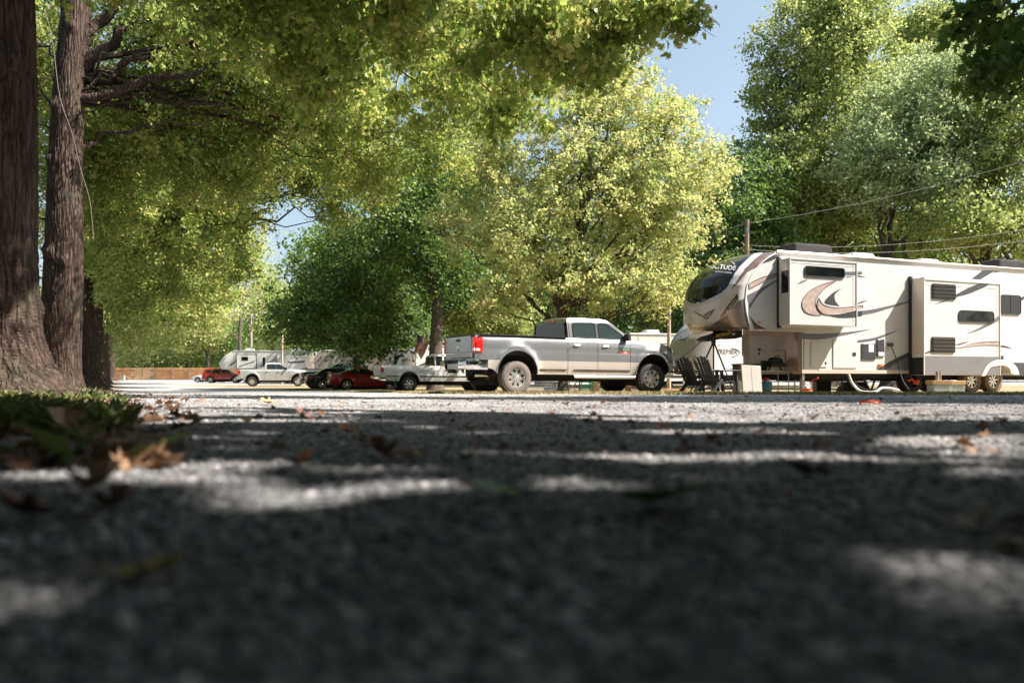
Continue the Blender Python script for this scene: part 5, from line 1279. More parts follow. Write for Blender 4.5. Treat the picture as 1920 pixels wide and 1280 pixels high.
# roof gear
def roofbox(px0,px1,py,name,mat,h,wd,y=1.25,tp=.12):
    b=B0+NIN*y
    def s_of(px): t=(px-CX)/F; return (t*b[1]-b[0])/(U[0]-t*U[1])
    a,c=s_of(px0),s_of(px1); q=MB(); q.box(((a+c)/2,y,top+.10+h/2),(c-a,wd,h),0,taper=tp); return q.build(name,M[mat],rv,bevel=min(.10,h*.4),seg=4)
roofbox(1470,1548,470,'air_conditioner','far_rv_grey',.40,.8); roofbox(1851,1925,490,'air_conditioner','far_rv_grey',.40,.8)
roofbox(1586,1630,480,'roof_vent','rv_white',.15,.6,.7,.2); roofbox(1714,1752,490,'roof_vent','rv_beige',.11,.5,.6,.2)
q=MB(); q.tube([(4.1,.6,top),(4.1,.6,top+.17)],.05,8); q.build('vent_pipe',M['rv_beige'],rv)
# underside
q=MB(); q.box((5.4,1.25,bot-.10),(9.6,1.5,.18)); 
for y in (.35,2.15): q.box((5.3,y,bot-.06),(9.9,.08,.14))
q.box((2.2,1.2,bot-.14),(2.2,1.3,.16)); q.box((5.6,1.2,bot-.14),(1.6,1.3,.16))
q.build('chassis',M['underbody'],rv)
for s_,y in ((.62,.22),(.62,2.2)):
    q=MB(); q.box((s_,y,.40),(.09,.09,.75)); q.box((s_,y,.16),(.07,.07,.36)); q.box((s_,y,.012),(.28,.28,.03)); q.build('landing_leg',M['aluminium'],rv,bevel=.004)
for s_ in (3.0,6.0):
    q=MB(); q.bar((s_,.4,bot-.1),(s_+.25,.35,.02),.05); q.bar((s_+.5,.4,bot-.1),(s_+.25,.35,.02),.04); q.build('stabiliser',M['black_plastic'],rv)
SP=('w_rv',(.385,.225,.23,'mud_rubber','alloy',8,'spoke'))
for px_ in (1816,1856.5):
    t_=(px_-CX)/F; bb=B0+NIN*.12; s_=(t_*bb[1]-bb[0])/(U[0]-t_*U[1])
    for y,fl in ((.10,False),(RWID-.12,True)):
        wo=add_wheel(rv,SP[0],s_,y,.385+ (g(*(B0+U*s_))-zg),fl,SP[1],spin=.2)
q=MB()  # double arch fender on the near side
def fender(x0,x1,c0,c1):
    Pt=[]
    outer=curve(c0,8); inner=curve(c1,8)
    return outer,inner
outer=curve([(1015,1062),(1060,985),(1120,948),(1180,944),(1245,960),(1285,1000),(1302,1052)],8); inner=curve([(1045,1062),(1082,1005),(1125,990),(1185,985),(1225,1008),(1236,1040),(1262,1052)],8)
q.prism([z3(x,y,.05) for x,y in outer]+[z3(x,y,.05) for x,y in inner[::-1]],(0,-(P_-.02),0)); q.build('wheel_fender',M['rv_white'],rv,bevel=.02)
# pin box under the nose, resting on its own tripod stand
def rc(px,py,y=1.25):
    b=B0+NIN*y; t=(px-CX)/F; s=(t*b[1]-b[0])/(U[0]-t*U[1]); D=b[1]+s*U[1]; return (s,y,HC+(HY-py)*D/F-zg)
q=MB(); pr_=[rc(x,y,1.02) for x,y in ((1392,617),(1392,632),(1378,635),(1358,634),(1345,637),(1330,640),(1322,636),(1330,630),(1345,626),(1356,621),(1366,619))]
q.prism(pr_,(0,.44,0)); a_=rc(1338,636); q.tube([a_,(a_[0],a_[1],a_[2]-.06)],.05,10); o=q.build('pin_box',M['black_plastic'],rv,bevel=.015)
a_=rc(1357,627,1.0); t_=text_obj('MORryde',.13,'yellow',rv,Matrix.Translation((a_[0],1.008,a_[2]))@Matrix.Rotation(R(-12),4,'Y')@Matrix(((1,0,0,0),(0,0,-1,0),(0,1,0,0),(0,0,0,1))),bold=.004)
a_=rc(1376,626,1.0); q=MB(); q.box((a_[0],1.012,a_[2]),(.10,.01,.05)); q.build('sticker',M['paper'],rv)
ap=rc(1338,640); apx=B0+U*ap[0]+NIN*1.25; zt_=g(*apx); hz=ap[2]+zg-zt_
rt=empty('tripod_stand',(apx[0],apx[1],zt_)); tag(rt,'tall thin tripod stand propping the black pin box under the camper nose','tripod')
for i,(px_,dd) in enumerate(((1293,-.5),(1377,-.2),(1338,.7))):
    D_=apx[1]+dd; q=MB(); a=Vector((0,0,hz)); b=Vector((WX(px_,D_)-apx[0],dd,0)); m_=a.lerp(b,.55); q.tube([a,m_],.024,8); q.tube([m_,b],.017,8); q.tube([b,b+Vector((0,0,.02))],.035,8); q.build('leg',M['dark_alloy'],rt)
q=MB(); q.lathe([(0,-.07),(.06,-.07),(.07,0),(.07,.02),(0,.02)],14,axis='Z',c=(0,0,hz)); q.tube([(0,0,hz),(0,0,hz*.55)],.02,8); q.build('head',M['dark_alloy'],rt)
# cable and drain hose (own things, hang from or lie beside the camper)
def rvw(x,y,z): p=B0+U*x+NIN*y; return (p[0],p[1],z+zg)
q=MB(); a=z3(440,825,.06); b_=z3(470,900,.12); c_=z3(500,990,.15); d_=z3(530,1090,.3); e_=z3(575,1160,.4)
q.tube([rvw(*p) for p in curve([a,b_,c_,d_,e_],8)],.016,6); tag(q.build('power_cable',M['black_plastic']),'black power cable hanging from the side inlet of the big camper down to the grass','cable')
q=MB(); pts=[z3(125,1045,.1),z3(150,1110,.2),z3(200,1165,.35),z3(260,1180,.5),z3(330,1176,.5),z3(370,1150,.4),z3(430,1150,.3),z3(500,1165,.3)]
q.tube([rvw(*p) for p in curve(pts,8)],.035,8); tag(q.build('drain_hose',M['white_tube']),'pale hose curling from under the big camper onto the grass','hose')
q=MB(); pts=[z3(170,1110,-.3),z3(210,1140,-.3),z3(280,1165,-.3),z3(330,1160,-.3)]
q.tube([rvw(*p) for p in curve(pts,8)],.02,6); tag(q.build('water_hose',M['grey_plastic']),'thin grey hose lying under the middle of the big camper','hose')

# ---- simpler campers behind
def camper(name,label,px,D,yaw,L,H,kind='travel',side_mat='rv_white',cap='cap_grey',wins=(),doors=(),slides=(),stripes=(),ac=(),wid=2.45,group='campers parked in the background',bot=.55,capn=1.25,awning=False,flip=False):
    """px,D: near front corner of the body; local x runs to the rear, y away from the camera"""
    X=WX(px,D); z0=g(X+math.cos(yaw)*3,D+1.5); rt=empty(name,(X,D,z0),yaw); tag(rt,label,'camper',group)
    if kind=='travel':
        zs=np.linspace(bot,H,26); ss=([bot,H*.5,H*.8,H],[.05,0,.15,.55]); scc=([bot,bot+.25,H*.45,H*.7,H*.85,H*.95,H],[-.55*capn,-.85*capn,-1.0*capn,-.72*capn,-.35*capn,.05,.50])
    else:
        zs=np.linspace(1.55,H,26); ss=([1.5,2.2,3.0,H],[.10,0,.25,.8]); scc=([1.5,1.8,2.3,2.8,3.2,H*.97,H],[-.55,-.85,-.9,-.6,-.1,.5,.78])
    P=cap_points(zs,ss,scc,wid,p=2.5,nphi=40,crown=.05)
    q=MB(); q.grid(P,0); q.build('front_cap',M[cap],rt,sharp=70)
    q=MB(); xs0=[(np.interp(z,*ss),z) for z in zs]
    if kind=='travel': sd=xs0+[(L,H),(L,bot),(.05,bot)]
    else: sd=xs0+[(L,H),(L,bot),(2.3,bot),(2.25,1.55)]
    for y,fl in ((0,0),(wid,1)):
        v=[(x,y,z) for x,z in sd]; q.add(v,[list(range(len(v)))[::-1 if fl else 1]],0,False)
    q.add([(ss[1][-1],0,H),(ss[1][-1],wid,H),(L,wid,H),(L,0,H)],[(0,1,2,3)],0,False); q.add([(L,0,H),(L,wid,H),(L,wid,bot),(L,0,bot)],[(0,1,2,3)],0,False)
    x0=.05 if kind=='travel' else 2.3
    q.add([(x0,0,bot),(x0,wid,bot),(L,wid,bot),(L,0,bot)],[(0,1,2,3)],0,False)
    if kind!='travel': q.add([(2.3,0,bot),(2.3,wid,bot),(2.25,wid,1.55),(2.25,0,1.55)],[(0,1,2,3)],0,False); q.add([tuple(p) for p in P[:,0]]+[(2.25,wid,1.55),(2.25,0,1.55)],[list(range(len(P)+2))],0,False)
    else: q.add([tuple(p) for p in P[:,0]],[list(range(len(P)))],0,False)
    q.build('body',M[side_mat],rt)
    q=MB(); q.tube([(ss[1][-1],-.01,H),(L,-.01,H)],.04,6); q.build('roof_gutter',M['rv_white'],rt)
    def put(name,x0,x1,z0_,z1_,mat,t,y=0,bv=.02,fr=None):
        q=MB(); q.box(((x0+x1)/2,y-t/2,(z0_+z1_)/2),(x1-x0,t+.005,z1_-z0_)); o=q.build(name,M[mat],rt,bevel=bv)
        if fr:
            q=MB(); q.box(((x0+x1)/2,y-t/2+.004,(z0_+z1_)/2),(x1-x0+.10,t,z1_-z0_+.10)); q.build(name+'_frame',M[fr],rt).parent=o
        return o
    for a,b,c,d in slides: put('slide_out',a,b,c,d,side_mat,.35,0,.02,'black_plastic')
    for w_ in wins: put('window',w_[0],w_[1],w_[2],w_[3],'rv_glass',.02,-(w_[4] if len(w_)>4 else 0),.008)
    for a,b in doors: put('door',a,b,bot+.1,2.5,side_mat,.03,0,.01,'black_plastic'); put('door_window',a+.15,b-.15,1.7,2.3,'rv_glass',.05,0,.01)
    for st in stripes:
        q=MB(); q.poly([(x,-.004-(st[2] if len(st)>2 else 0),z) for x,z in st[1]]); q.build('stripe',M[st[0]],rt)
    for a,b in ac: q=MB(); q.box(((a+b)/2,wid/2,H+.16),(b-a,.8,.30),0,taper=.1); q.build('air_conditioner',M['rv_white'],rt,bevel=.08)
    q=MB(); q.box(((L+x0)/2,wid/2,bot-.10),(L-x0-.3,1.4,.16)); 
    if kind=='travel': q.bar((0,.4,bot-.08),(-1.6,wid/2,bot-.08),.08); q.bar((0,wid-.4,bot-.08),(-1.6,wid/2,bot-.08),.08)
    q.build('chassis',M['underbody'],rt)
    for x in (L*.58,L*.58+.85): add_wheel(rt,'w_camper',x,.14,.36,False,(.36,.2,.2,'rubber','white_plastic',6,'block'))
    for x in (x0+.5,L-.6): q=MB(); q.bar((x,.3,bot),(x,.3,.0),.07); q.box((x,.3,.015),(.25,.25,.03)); q.build('stabiliser',M['aluminium'],rt)
    return rt
prem=camper('travel_trailer','white travel trailer with rounded grey front and PREMIER lettering, behind the camp chairs',1337,34,R(22),9,3.28,bot=.78,
    wins=[(1.52,1.92,1.62,2.50),(3.2,4.4,1.8,2.4)],stripes=[('decal_dark',[(.35,1.02),(1.2,1.0),(1.2,1.03)]),('decal_dark',[(.1,1.85),(.3,2.05),(.45,2.1),(.25,1.98)])])
text_obj('PREMIER',.30,'decal_grey',prem,side_mtx(.72,-.012,1.76),shear=.2,extr=.002,sx=.95)
q=MB(); q.tube([(.1+.62+.66*math.cos(t),-.012,1.74+.20*math.sin(t)) for t in np.linspace(-1.2,1.2,16)],.012,4); q.build('logo_arc',M['decal_dark'],prem)
# thin curved lines on the grey cap
zsP=np.linspace(.78,3.28,26); ssP=([.78,1.64,2.624,3.28],[.05,0,.15,.55]); cn=1.25; scP=([.78,1.03,1.476,2.296,2.788,3.116,3.28],[-.55*cn,-.85*cn,-1.0*cn,-.72*cn,-.35*cn,.05,.50])
def capP(fr,z):
    f_=fr*math.pi; c,s_=math.cos(f_),math.sin(f_); e=2/2.5; a=np.interp(z,*ssP); b=np.interp(z,*scP)
    return (a+(b-a)*s_**e*1.006-.006,1.225-1.231*math.copysign(abs(c)**e,c),z)
for ln in ([(.44,2.9),(.60,2.5),(.64,2.0),(.55,1.55),(.46,1.32)],[(.46,1.32),(.34,1.6),(.22,2.0),(.12,2.4)],[(.38,2.45),(.46,2.3),(.50,2.28)],[(.52,2.5),(.46,2.3),(.40,2.28)],[(.20,.95),(.22,1.3),(.19,1.6)],[(.78,2.0),(.80,1.6),(.84,1.3)]):
    q=MB(); q.tube([capP(a,b) for a,b in curve(ln,8)],.016,4); q.build('stripe',M['decal_dark'],prem)
pr=capP(.5,1.0)
def pw(x,y,z): o=prem.location; c,s_=math.cos(R(22)),math.sin(R(22)); return (o.x+x*c-y*s_,o.y+x*s_+y*c,o.z+z)
q=MB(); q.box((-1.60,1.25,1.08),(.50,.72,.80),0,taper=.10); cov=q.build('propane_cover',M['white_plastic'],prem,bevel=.10,seg=4)
q=MB(); q.box((-1.60,1.25,.64),(1.2,1.0,.06)); q.bar((-1.9,1.25,.62),(-1.9,1.25,.03),.09); q.box((-1.9,1.25,.02),(.3,.3,.04)); q.build('tongue_jack',M['aluminium'],prem)
camper('travel_trailer','long plain white camper behind the bright maple leaves, seen above the silver pickup hood',1165,47,R(15),9.5,3.35,cap='rv_white',wins=[(1.2,2.2,1.8,2.4),(3.2,4.2,1.8,2.4)],stripes=[('decal_grey',[(.2,2.75),(6,2.70),(6,2.76),(.2,2.82)])],ac=[(2,2.9)])
camper('fifth_wheel_camper','white fifth-wheel camper with black framed slide-out at the end of the lane',424,90,R(9),11.5,3.65,'fifth',cap='rv_white',
    wins=[(1.75,2.45,2.55,2.95,.36),(4.0,4.25,1.9,2.9)],slides=[(1.2,3.3,1.65,3.15),(5.6,8.8,1.0,3.2)],stripes=[('decal_grey',[(.3,2.0),(1.1,2.6),(1.1,2.4),(.5,1.9)]),('decal_grey',[(1.4,1.9),(3.1,2.5),(3.1,2.4),(1.5,1.85)],.37),('decal_grey',[(3.6,1.9),(5.4,2.8),(5.4,2.65),(3.8,1.8)])],ac=[(1.9,2.9),(6.9,7.9)])
camper('travel_trailer','lower white trailer with grey swooshes right behind the pale silver pickup',536,82,R(9),5.0,2.85,cap='rv_white',wins=[(2.0,3.2,1.5,2.1)],stripes=[('decal_grey',[(.1,2.3),(3.6,2.5),(3.6,2.25),(.4,2.1)]),('decal_grey',[(.3,1.2),(2.2,1.7),(2.2,1.6),(.5,1.1)])])
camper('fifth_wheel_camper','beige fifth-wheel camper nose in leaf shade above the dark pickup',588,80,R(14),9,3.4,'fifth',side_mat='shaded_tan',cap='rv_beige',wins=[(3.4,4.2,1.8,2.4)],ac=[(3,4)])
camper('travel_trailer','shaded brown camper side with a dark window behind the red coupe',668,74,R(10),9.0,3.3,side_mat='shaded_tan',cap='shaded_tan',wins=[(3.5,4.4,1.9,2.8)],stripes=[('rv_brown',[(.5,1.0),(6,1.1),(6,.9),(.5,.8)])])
camper('travel_trailer','teardrop-nosed grey and white trailer behind the white pickup under the flag',778,60,R(20),8.5,3.15,wins=[(2,3,1.7,2.3)],stripes=[('decal_grey',[(.3,1.7),(2.3,2.5),(2.3,2.3),(.6,1.6)]),('rv_brown',[(.1,1.5),(1.6,2.4),(1.6,2.3),(.3,1.45)])])
# ---------------------------------------------------------------- fence, poles, wires
def fence(label,px0,px1,D,mat,hgt,gate=False,post=True):
    X0,X1=WX(px0,D),WX(px1,D); z=g((X0+X1)/2,D); rt=empty('wooden_gate' if gate else 'wooden_fence',(X0,D,z)); tag(rt,label,'gate' if gate else 'fence')
    q=MB(); x=0; rng=random.Random(int(px0)); Ls=X1-X0
    while x<Ls-.1:
        h=hgt*(1+rng.uniform(-.012,.012)); q.box((x+.07,rng.uniform(-.006,.006),h/2+.04),(.135,.025,h)); x+=.145
    q.build('planks',M[mat],rt)
    q=MB(); 
    for zz_ in (.35,1.0,1.65): q.box((Ls/2,-.04,zz_),(Ls,.05,.09))
    q.build('rail',M[mat],rt)
    if post:
        for i in range(int(Ls/2.6)+1):
            q=MB(); q.box((min(Ls,i*2.6),-.09,hgt/2),(.12,.12,hgt+.04)); q.build('post',M['pole_wood'],rt)
    if gate:
        for x in (.5,Ls-.5):
            for zz_ in (.45,1.45): q=MB(); q.box((x,-.075,zz_),(.5,.02,.09)); q.build('hinge',M['black_plastic'],rt)
        q=MB(); q.box((Ls/2,-.03,hgt/2),(.03,.05,hgt)); q.build('gate_gap',M['underbody'],rt)
fence('short stretch of weathered wooden fence left of the gate',214,242.5,124,'fence_wood',1.8)
fence('double wooden gate with black hinges, paler than the fence beside it',243,291,124.2,'gate_wood',1.86,gate=True,post=False)
fence('long orange-brown board fence right of the gate behind the parked cars',292,470,124,'fence_wood',1.86)
q=MB(); X=WX(230,118); q.box((X,118,g(X,118)+.35),(.6,.4,.7)); q.box((X,118,g(X,118)+.72),(.66,.46,.05)); tag(q.build('utility_box',M['grey_board'],bevel=.03),'small pale utility box in front of the wooden fence','box')
def pole(label,px,D,ytop,r,mat,name='utility_pole',arm=None,cross=None):
    X=WX(px,D); z=g(X,D); H=W(px,ytop,D)[2]-z; rt=empty(name,(X,D,z)); tag(rt,label,'pole' if name=='utility_pole' else 'street lamp')
    q=MB(); q.tube([(0,0,-.1),(0,0,H*.5),(.02,0,H)],[r,r*.9,r*.75],12); q.build('pole',M[mat],rt)
    if arm:
        q=MB(); q.tube([(0,0,H-.4),(arm*.5,-.1,H+.05),(arm,-.15,H+.1)],.04,6); q.build('arm',M['aluminium'],rt)
        q=MB(); q.box((arm*1.12,-.16,H+.08),(.6,.28,.14)); q.build('lamp_head',M['white_plastic'],rt,bevel=.05)
    if cross:
        q=MB(); q.box((0,-.12,H-1.1),(cross,.1,.12)); q.build('crossarm',M[mat],rt)
        for x in (-cross*.45,cross*.45): q=MB(); q.lathe([(0,0),(.05,0),(.06,.06),(.03,.12),(0,.14)],8,axis='Z',c=(x,-.12,H-1.04)); q.build('insulator',M['white_plastic'],rt)
    else:
        q=MB(); q.box((.0,-r-.06,H-.55),(.10,.14,.30)); q.build('bracket',M['aluminium'],rt)
    return (X,D,z+H)
pA=pole('brown wooden utility pole rising behind the nose of the big camper',1400,40,412,.14,'pole_wood')
pole('thin pale wooden pole between the pale silver pickup and the white camper',529,78,628,.11,'pole_light')
pole('street lamp on a wooden pole above the far white camper',471,99,588,.15,'pole_light','street_lamp',arm=1.5)
pole('pale wooden pole just left of the rounded grey trailer',1254,43,575,.12,'pole_light')
pole('thin white post beside the rounded grey trailer',1282,40,582,.05,'white_tube')
def wire(label,a,b,sag,r=.011,n=24):
    a=np.array(a);b=np.array(b); t=np.linspace(0,1,n)[:,None]; P=a+(b-a)*t; P[:,2]-=sag*4*(t*(1-t))[:,0]
    q=MB(); q.tube([tuple(p) for p in P],r,5); tag(q.build('overhead_wire',M['wire']),label,'wire','overhead wires on the utility pole')
wire('uppermost overhead wire climbing from the pole top towards the right edge',(pA[0]+.1,pA[1],pA[2]-.15),W(2050,262,30),.35)
wire('overhead wire just above the camper roof, middle one',(pA[0]+.1,pA[1],W(1400,460,40)[2]),W(2050,408,33),.5)
wire('lowest overhead wire skimming the camper roof vents',(pA[0]+.1,pA[1],W(1400,468,40)[2]),W(2050,432,35),.5)
wire('overhead wire running left from the pole behind the maple',(pA[0]-.1,pA[1],W(1400,462,40)[2]),W(1190,510,52),.3)
wire('overhead wire from the pole top down to the left',(pA[0]-.1,pA[1],pA[2]-.2),W(1150,470,56),.3)
# rope beside the second trunk
q=MB(); q.tube([W(x,y,19) for x,y in curve([(62,-40),(95,60),(112,180),(135,250),(152,320),(168,375),(176,450)],8)],.009,5); tag(q.build('rope',M['rope']),'pale rope hanging down beside the second trunk','rope')
# flag
D=44; fx=W(783,652,D); rt=empty('flag',(fx[0],D,fx[2]-1.2)); tag(rt,'stars and stripes flag hanging over the white pickup bed','flag')
q=MB(); q.tube([(-.15,0,-.3),(-.05,0,2.0)],.015,6); q.build('flagpole',M['aluminium'],rt)
ns=13
for lay in ('flag_red','flag_white'):
    q=MB()
    for i in range(ns):
        if (i%2==0)!=(lay=='flag_red'): continue
        Pt=[]
        for v in np.linspace(0,1,10):
            row=[]
            for u in (i/ns,(i+1)/ns):
                x=-.03+.62*u*(1-.25*v)+.10*math.sin(v*3); row.append((x-.25*v,.10*math.sin(u*9+v*3),1.95-.35*u-1.05*v*(.9+.1*math.cos(u*6))))
            Pt.append(row)
        q.grid(Pt)
    q.build('stripes',M[lay],rt)
q=MB(); Pt=[[(-.03+.62*u*(1-.25*v)+.10*math.sin(v*3)-.25*v,.10*math.sin(u*9+v*3)-.012,1.955-.35*u-1.05*v*(.9+.1*math.cos(u*6))) for u in np.linspace(0,.54,6)] for v in np.linspace(0,.42,6)]
q.grid(Pt); q.build('canton',M['flag_blue'],rt)
q=MB()
for i in range(5):
    for j in range(4):
        u=.06+.45*i/4.3; v=.04+.34*j/3.2; q.box((-.03+.62*u*(1-.25*v)+.10*math.sin(v*3)-.25*v,.10*math.sin(u*9+v*3)-.022,1.955-.35*u-1.05*v*(.9+.1*math.cos(u*6))),(.035,.004,.035),0,Matrix.Rotation(.7,3,'Y'))
q.build('stars',M['flag_white'],rt)

# ---------------------------------------------------------------- camp things
def gp(px,D): X=WX(px,D); return (X,D,g(X,D))
def chair(label,px,D,rz):
    rt=empty('garden_chair',gp(px,D),rz); tag(rt,label,'chair','dark slatted garden chairs')
    for sy in (-1,1):
        q=MB(); q.bar((.42,sy*.27,0),(.36,sy*.27,.58),.07); q.build('leg',M['dark_plastic'],rt,bevel=.008)
        q=MB(); q.bar((-.50,sy*.26,0),(-.12,sy*.27,.36),.075); q.build('leg',M['dark_plastic'],rt,bevel=.008)
        q=MB(); q.box((.05,sy*.32,.60),(.80,.13,.04)); q.build('armrest',M['dark_plastic'],rt,bevel=.01)
        q=MB(); q.bar((-.3,sy*.28,.62),(-.28,sy*.26,.25),.04); q.build('back_support',M['dark_plastic'],rt)
    q=MB()
    for i in range(7):
        x=.42-.115*i; q.box((x,0,.37-.022*i),(.108,.54,.035),0,Matrix.Rotation(R(9),3,'Y'))
    q.build('seat',M['dark_plastic'],rt,bevel=.005)
    q=MB()
    for k in range(5):
        y=-.20+.10*k; h=.98-.10*(abs(k-2)/2)**2; q.bar((-.28,y*.92,.22),(-.60,y*1.2,h),.088,.03)
    q.bar((-.40,-.24,.46),(-.40,.24,.46),.03); q.bar((-.53,-.25,.78),(-.53,.25,.78),.03)
    q.build('backrest',M['dark_plastic'],rt,bevel=.005)
chair('slatted dark garden chair left of the tripod with its back to the truck',1312,21.6,R(32))
chair('slatted dark garden chair right under the tripod nearer the leaning board',1347,20.9,R(28))
# leaning board, cabinet, bin, table, grill
D=20.4; X=WX(1411,D); rt_=MB(); rt_.box((0,0,.37),(.56,.035,.74)); o=rt_.build('folding_table',M['grey_board'],bevel=.012); o.location=(X,D,g(X,D)+.0); o.rotation_euler=(R(-12),R(3),R(14)); tag(o,'folded pale grey table leaning upright on the grass','table')
q=MB(); q.box((0,0,.37),(.012,.04,.72)); fo=q.build('fold_line',M['grey_plastic'],o)
D=21.4; a=gp(1390,D); rt=empty('cabinet',a,R(10)); tag(rt,'small brown wooden cabinet on a white bin behind the leaning board','cabinet')
q=MB(); q.box((0,0,.56),(.36,.34,.40)); q.box((0,0,.78),(.40,.38,.04)); q.build('case',M['wood_box'],rt,bevel=.008); q=MB(); q.box((0,-.175,.55),(.30,.015,.34)); q.build('door',M['wood_box'],rt,bevel=.004)
q=MB(); q.box((a[0],a[1],a[2]+.17),(.36,.32,.34),0,taper=-.06); q.box((a[0],a[1],a[2]+.345),(.40,.36,.025)); tag(q.build('storage_bin',M['white_plastic'],bevel=.012),'white plastic bin under the brown wooden cabinet','bin')
D=22.2; a=gp(1441,D); rt=empty('camp_table',a,R(20)); tag(rt,'low grey folding table with thin metal legs holding the grill','table')
q=MB(); q.box((0,0,.62),(1.15,.55,.035)); q.build('table_top',M['grey_board'],rt,bevel=.008)
for sx in (-1,1):
    for sy in (-1,1): q=MB(); q.tube([(sx*.5,sy*.22,.6),(sx*.5,sy*.22,0)],.014,6); q.build('leg',M['aluminium'],rt)
gz=a[2]+.64; rt=empty('grill',(WX(1453,D),D,gz),R(20)); tag(rt,'black portable gas grill with a round lid on the folding table','grill')
q=MB(); q.box((0,0,.16),(.42,.32,.12)); q.build('firebox',M['black_plastic'],rt,bevel=.03)
q=MB(); q.lathe([(0,.15),(.10,.145),(.18,.11),(.215,.04),(.22,0)],20,axis='Z',c=(0,0,.22)); q.tube([(-.07,-.1,.37),(-.07,-.1,.41),(.07,-.1,.41),(.07,-.1,.37)],.01,5); q.build('lid',M['black_plastic'],rt)
for sx in (-1,1): q=MB(); q.bar((sx*.16,0,.1),(sx*.22,0,0),.03); q.build('leg',M['black_plastic'],rt)
q=MB(); q.box((WX(1418,D),D,gz+.10),(.22,.24,.20)); q.box((WX(1418,D),D-.125,gz+.12),(.14,.01,.08)); tag(q.build('camp_stove',M['grey_plastic'],bevel=.015),'small grey stove box beside the grill on the folding table','stove')
q=MB(); q.box((WX(1434,D),D+.1,gz+.14),(.16,.16,.28)); q.box((WX(1432,D)-.02,D,gz+.05),(.2,.1,.1)); tag(q.build('cooking_pot',M['black_plastic'],bevel=.03),'black pot between the stove box and the grill','pot')
D=22.0; a=gp(1434,D); q=MB(); q.lathe([(0,0),(.15,0),(.19,.1),(.2,.28),(.16,.34),(0,.35)],16,axis='Z',c=a); tag(q.build('water_jug',M['blue_plastic']),'round teal jug on the ground under the folding table','jug')
q=MB(); q.lathe([(0,0),(.09,0),(.10,.06),(.03,.09),(0,.09)],12,axis='Z',c=(a[0]+.04,a[1],a[2]+.35)); tag(q.build('red_cup',M['badge_red']),'small red lid standing on the teal jug','lid')
# bucket
D=21.2; a=gp(1512,D); rt=empty('bucket',a); tag(rt,'small white bucket with an orange rim in front of the camper front leg','bucket')
q=MB(); q.lathe([(0,0),(.118,0),(.125,.09),(.0,.09)],20,axis='Z'); q.build('tub',M['white_plastic'],rt); q=MB(); q.lathe([(.12,.065),(.137,.07),(.14,.13),(.12,.13),(.118,.08)],20,axis='Z'); q.build('rim',M['orange_plastic'],rt)
# stakes with red ties, cloth, stored things below the camper
for k,(px_,D,h_,lb) in enumerate(((1490,22.6,.55,'thin grey post left of the camper landing leg'),(1578,22.9,.45,'short dark stake under the middle of the camper'),(1588,23.3,.45,'short dark stake beside the other under the middle of the camper'))):
    a=gp(px_,D); q=MB(); q.tube([a,(a[0]+.01,a[1],a[2]+h_)],.022,8); q.tube([(a[0],a[1],a[2]+h_),(a[0],a[1],a[2]+h_+.03)],.035,8); tag(q.build('stake',M['aluminium' if k==0 else 'black_plastic']),lb,'stake')
q=MB(); a=W(1520,715,22); q.bar(a,W(1534,708,21.8),.03); tag(q.build('red_rod',M['badge_red']),'short red rod sticking out beside the camper front leg','rod')
a=gp(1706,23.6); rt=empty('spare_tyre',(a[0],a[1],a[2]+.36),R(16)); tag(rt,'black tyre standing under the camper left of the stacked boards','tyre')
tm=MB(); tm.lathe([(.19,-.10),(.30,-.12),(.35,-.10),(.365,0),(.35,.10),(.30,.12),(.19,.10),(.19,-.10)],36); tm.build('tread',M['rubber'],rt)
q=MB(); q.lathe([(0,0),(.19,-.03),(.195,-.08)],20); q.build('hub',M['underbody'],rt)
q=MB(); q.tube([W(x,y,23.1) for x,y in curve([(1703,714),(1710,711),(1716,716),(1721,713),(1721,719),(1712,718)],5)],.03,6); tag(q.build('coiled_strap',M['orange_plastic']),'bright orange coiled strap hanging by the black tyre','strap')
D=22.6; X0=WX(1744,D); X1=WX(1776,D); X2=WX(1806,D); z=g(X1,D)
q=MB(); q.box(((X0+X1)/2,D,z+.125),(X1-X0-.01,.4,.25)); tag(q.build('block',M['pale_blue'],bevel=.01),'pale blue support block at left under the slide-out boards','block')
q=MB(); q.box(((X1+X2)/2,D+.1,z+.125),(X2-X1-.01,.4,.25)); tag(q.build('block',M['pale_blue'],bevel=.01),'pale blue support block at right under the slide-out boards','block')
q=MB(); q.box(((X0+X1)/2,D,z+.31),(X1-X0+.06,.42,.11)); tag(q.build('board',M['raw_wood'],bevel=.006),'brown wooden board on the left pale blue block','board')
q=MB(); q.box(((X1+X2)/2+.02,D+.1,z+.305),(X2-X1,.42,.10)); tag(q.build('board',M['gate_wood'],bevel=.006),'pale wooden board on the right pale blue block','board')
q=MB(); q.tube([(X1-.28,D,z+.36),(X1-.28,D,z+.62)],.05,8); q.tube([(X1-.20,D,z+.36),(X1-.20,D,z+.62)],.03,8); tag(q.build('jack_stand',M['trim_metal']),'metal jack stand between the boards and the slide-out','jack')
for px_,w__,m_,lb in ((1662,.5,'white_plastic','crumpled white bag on the grass under the camper'),(1575,.3,'white_plastic','small white parcel under the camper behind the short stakes')):
    a=gp(px_,23.4 if px_>1600 else 24.2); q=MB()
    P_=[[(a[0]+w__*.5*math.cos(t)*r_*(1+.2*math.sin(5*t+r_*4)),a[1]+.15*math.sin(t)*r_,a[2]+.16*(1-r_**2)*(1+.3*math.sin(3*t))) for r_ in np.linspace(0,1,6)] for t in np.linspace(0,2*math.pi,20)]
    q.grid(P_); tag(q.build('bag',M[m_]),lb,'bag')
a=gp(1541,24.5); q=MB(); q.box((a[0],a[1],a[2]+.2),(.45,.35,.36)); q.box((a[0],a[1],a[2]+.40),(.5,.4,.05)); tag(q.build('cool_box',M['dark_plastic'],bevel=.03),'dark cool box in the shade under the camper front','cooler')
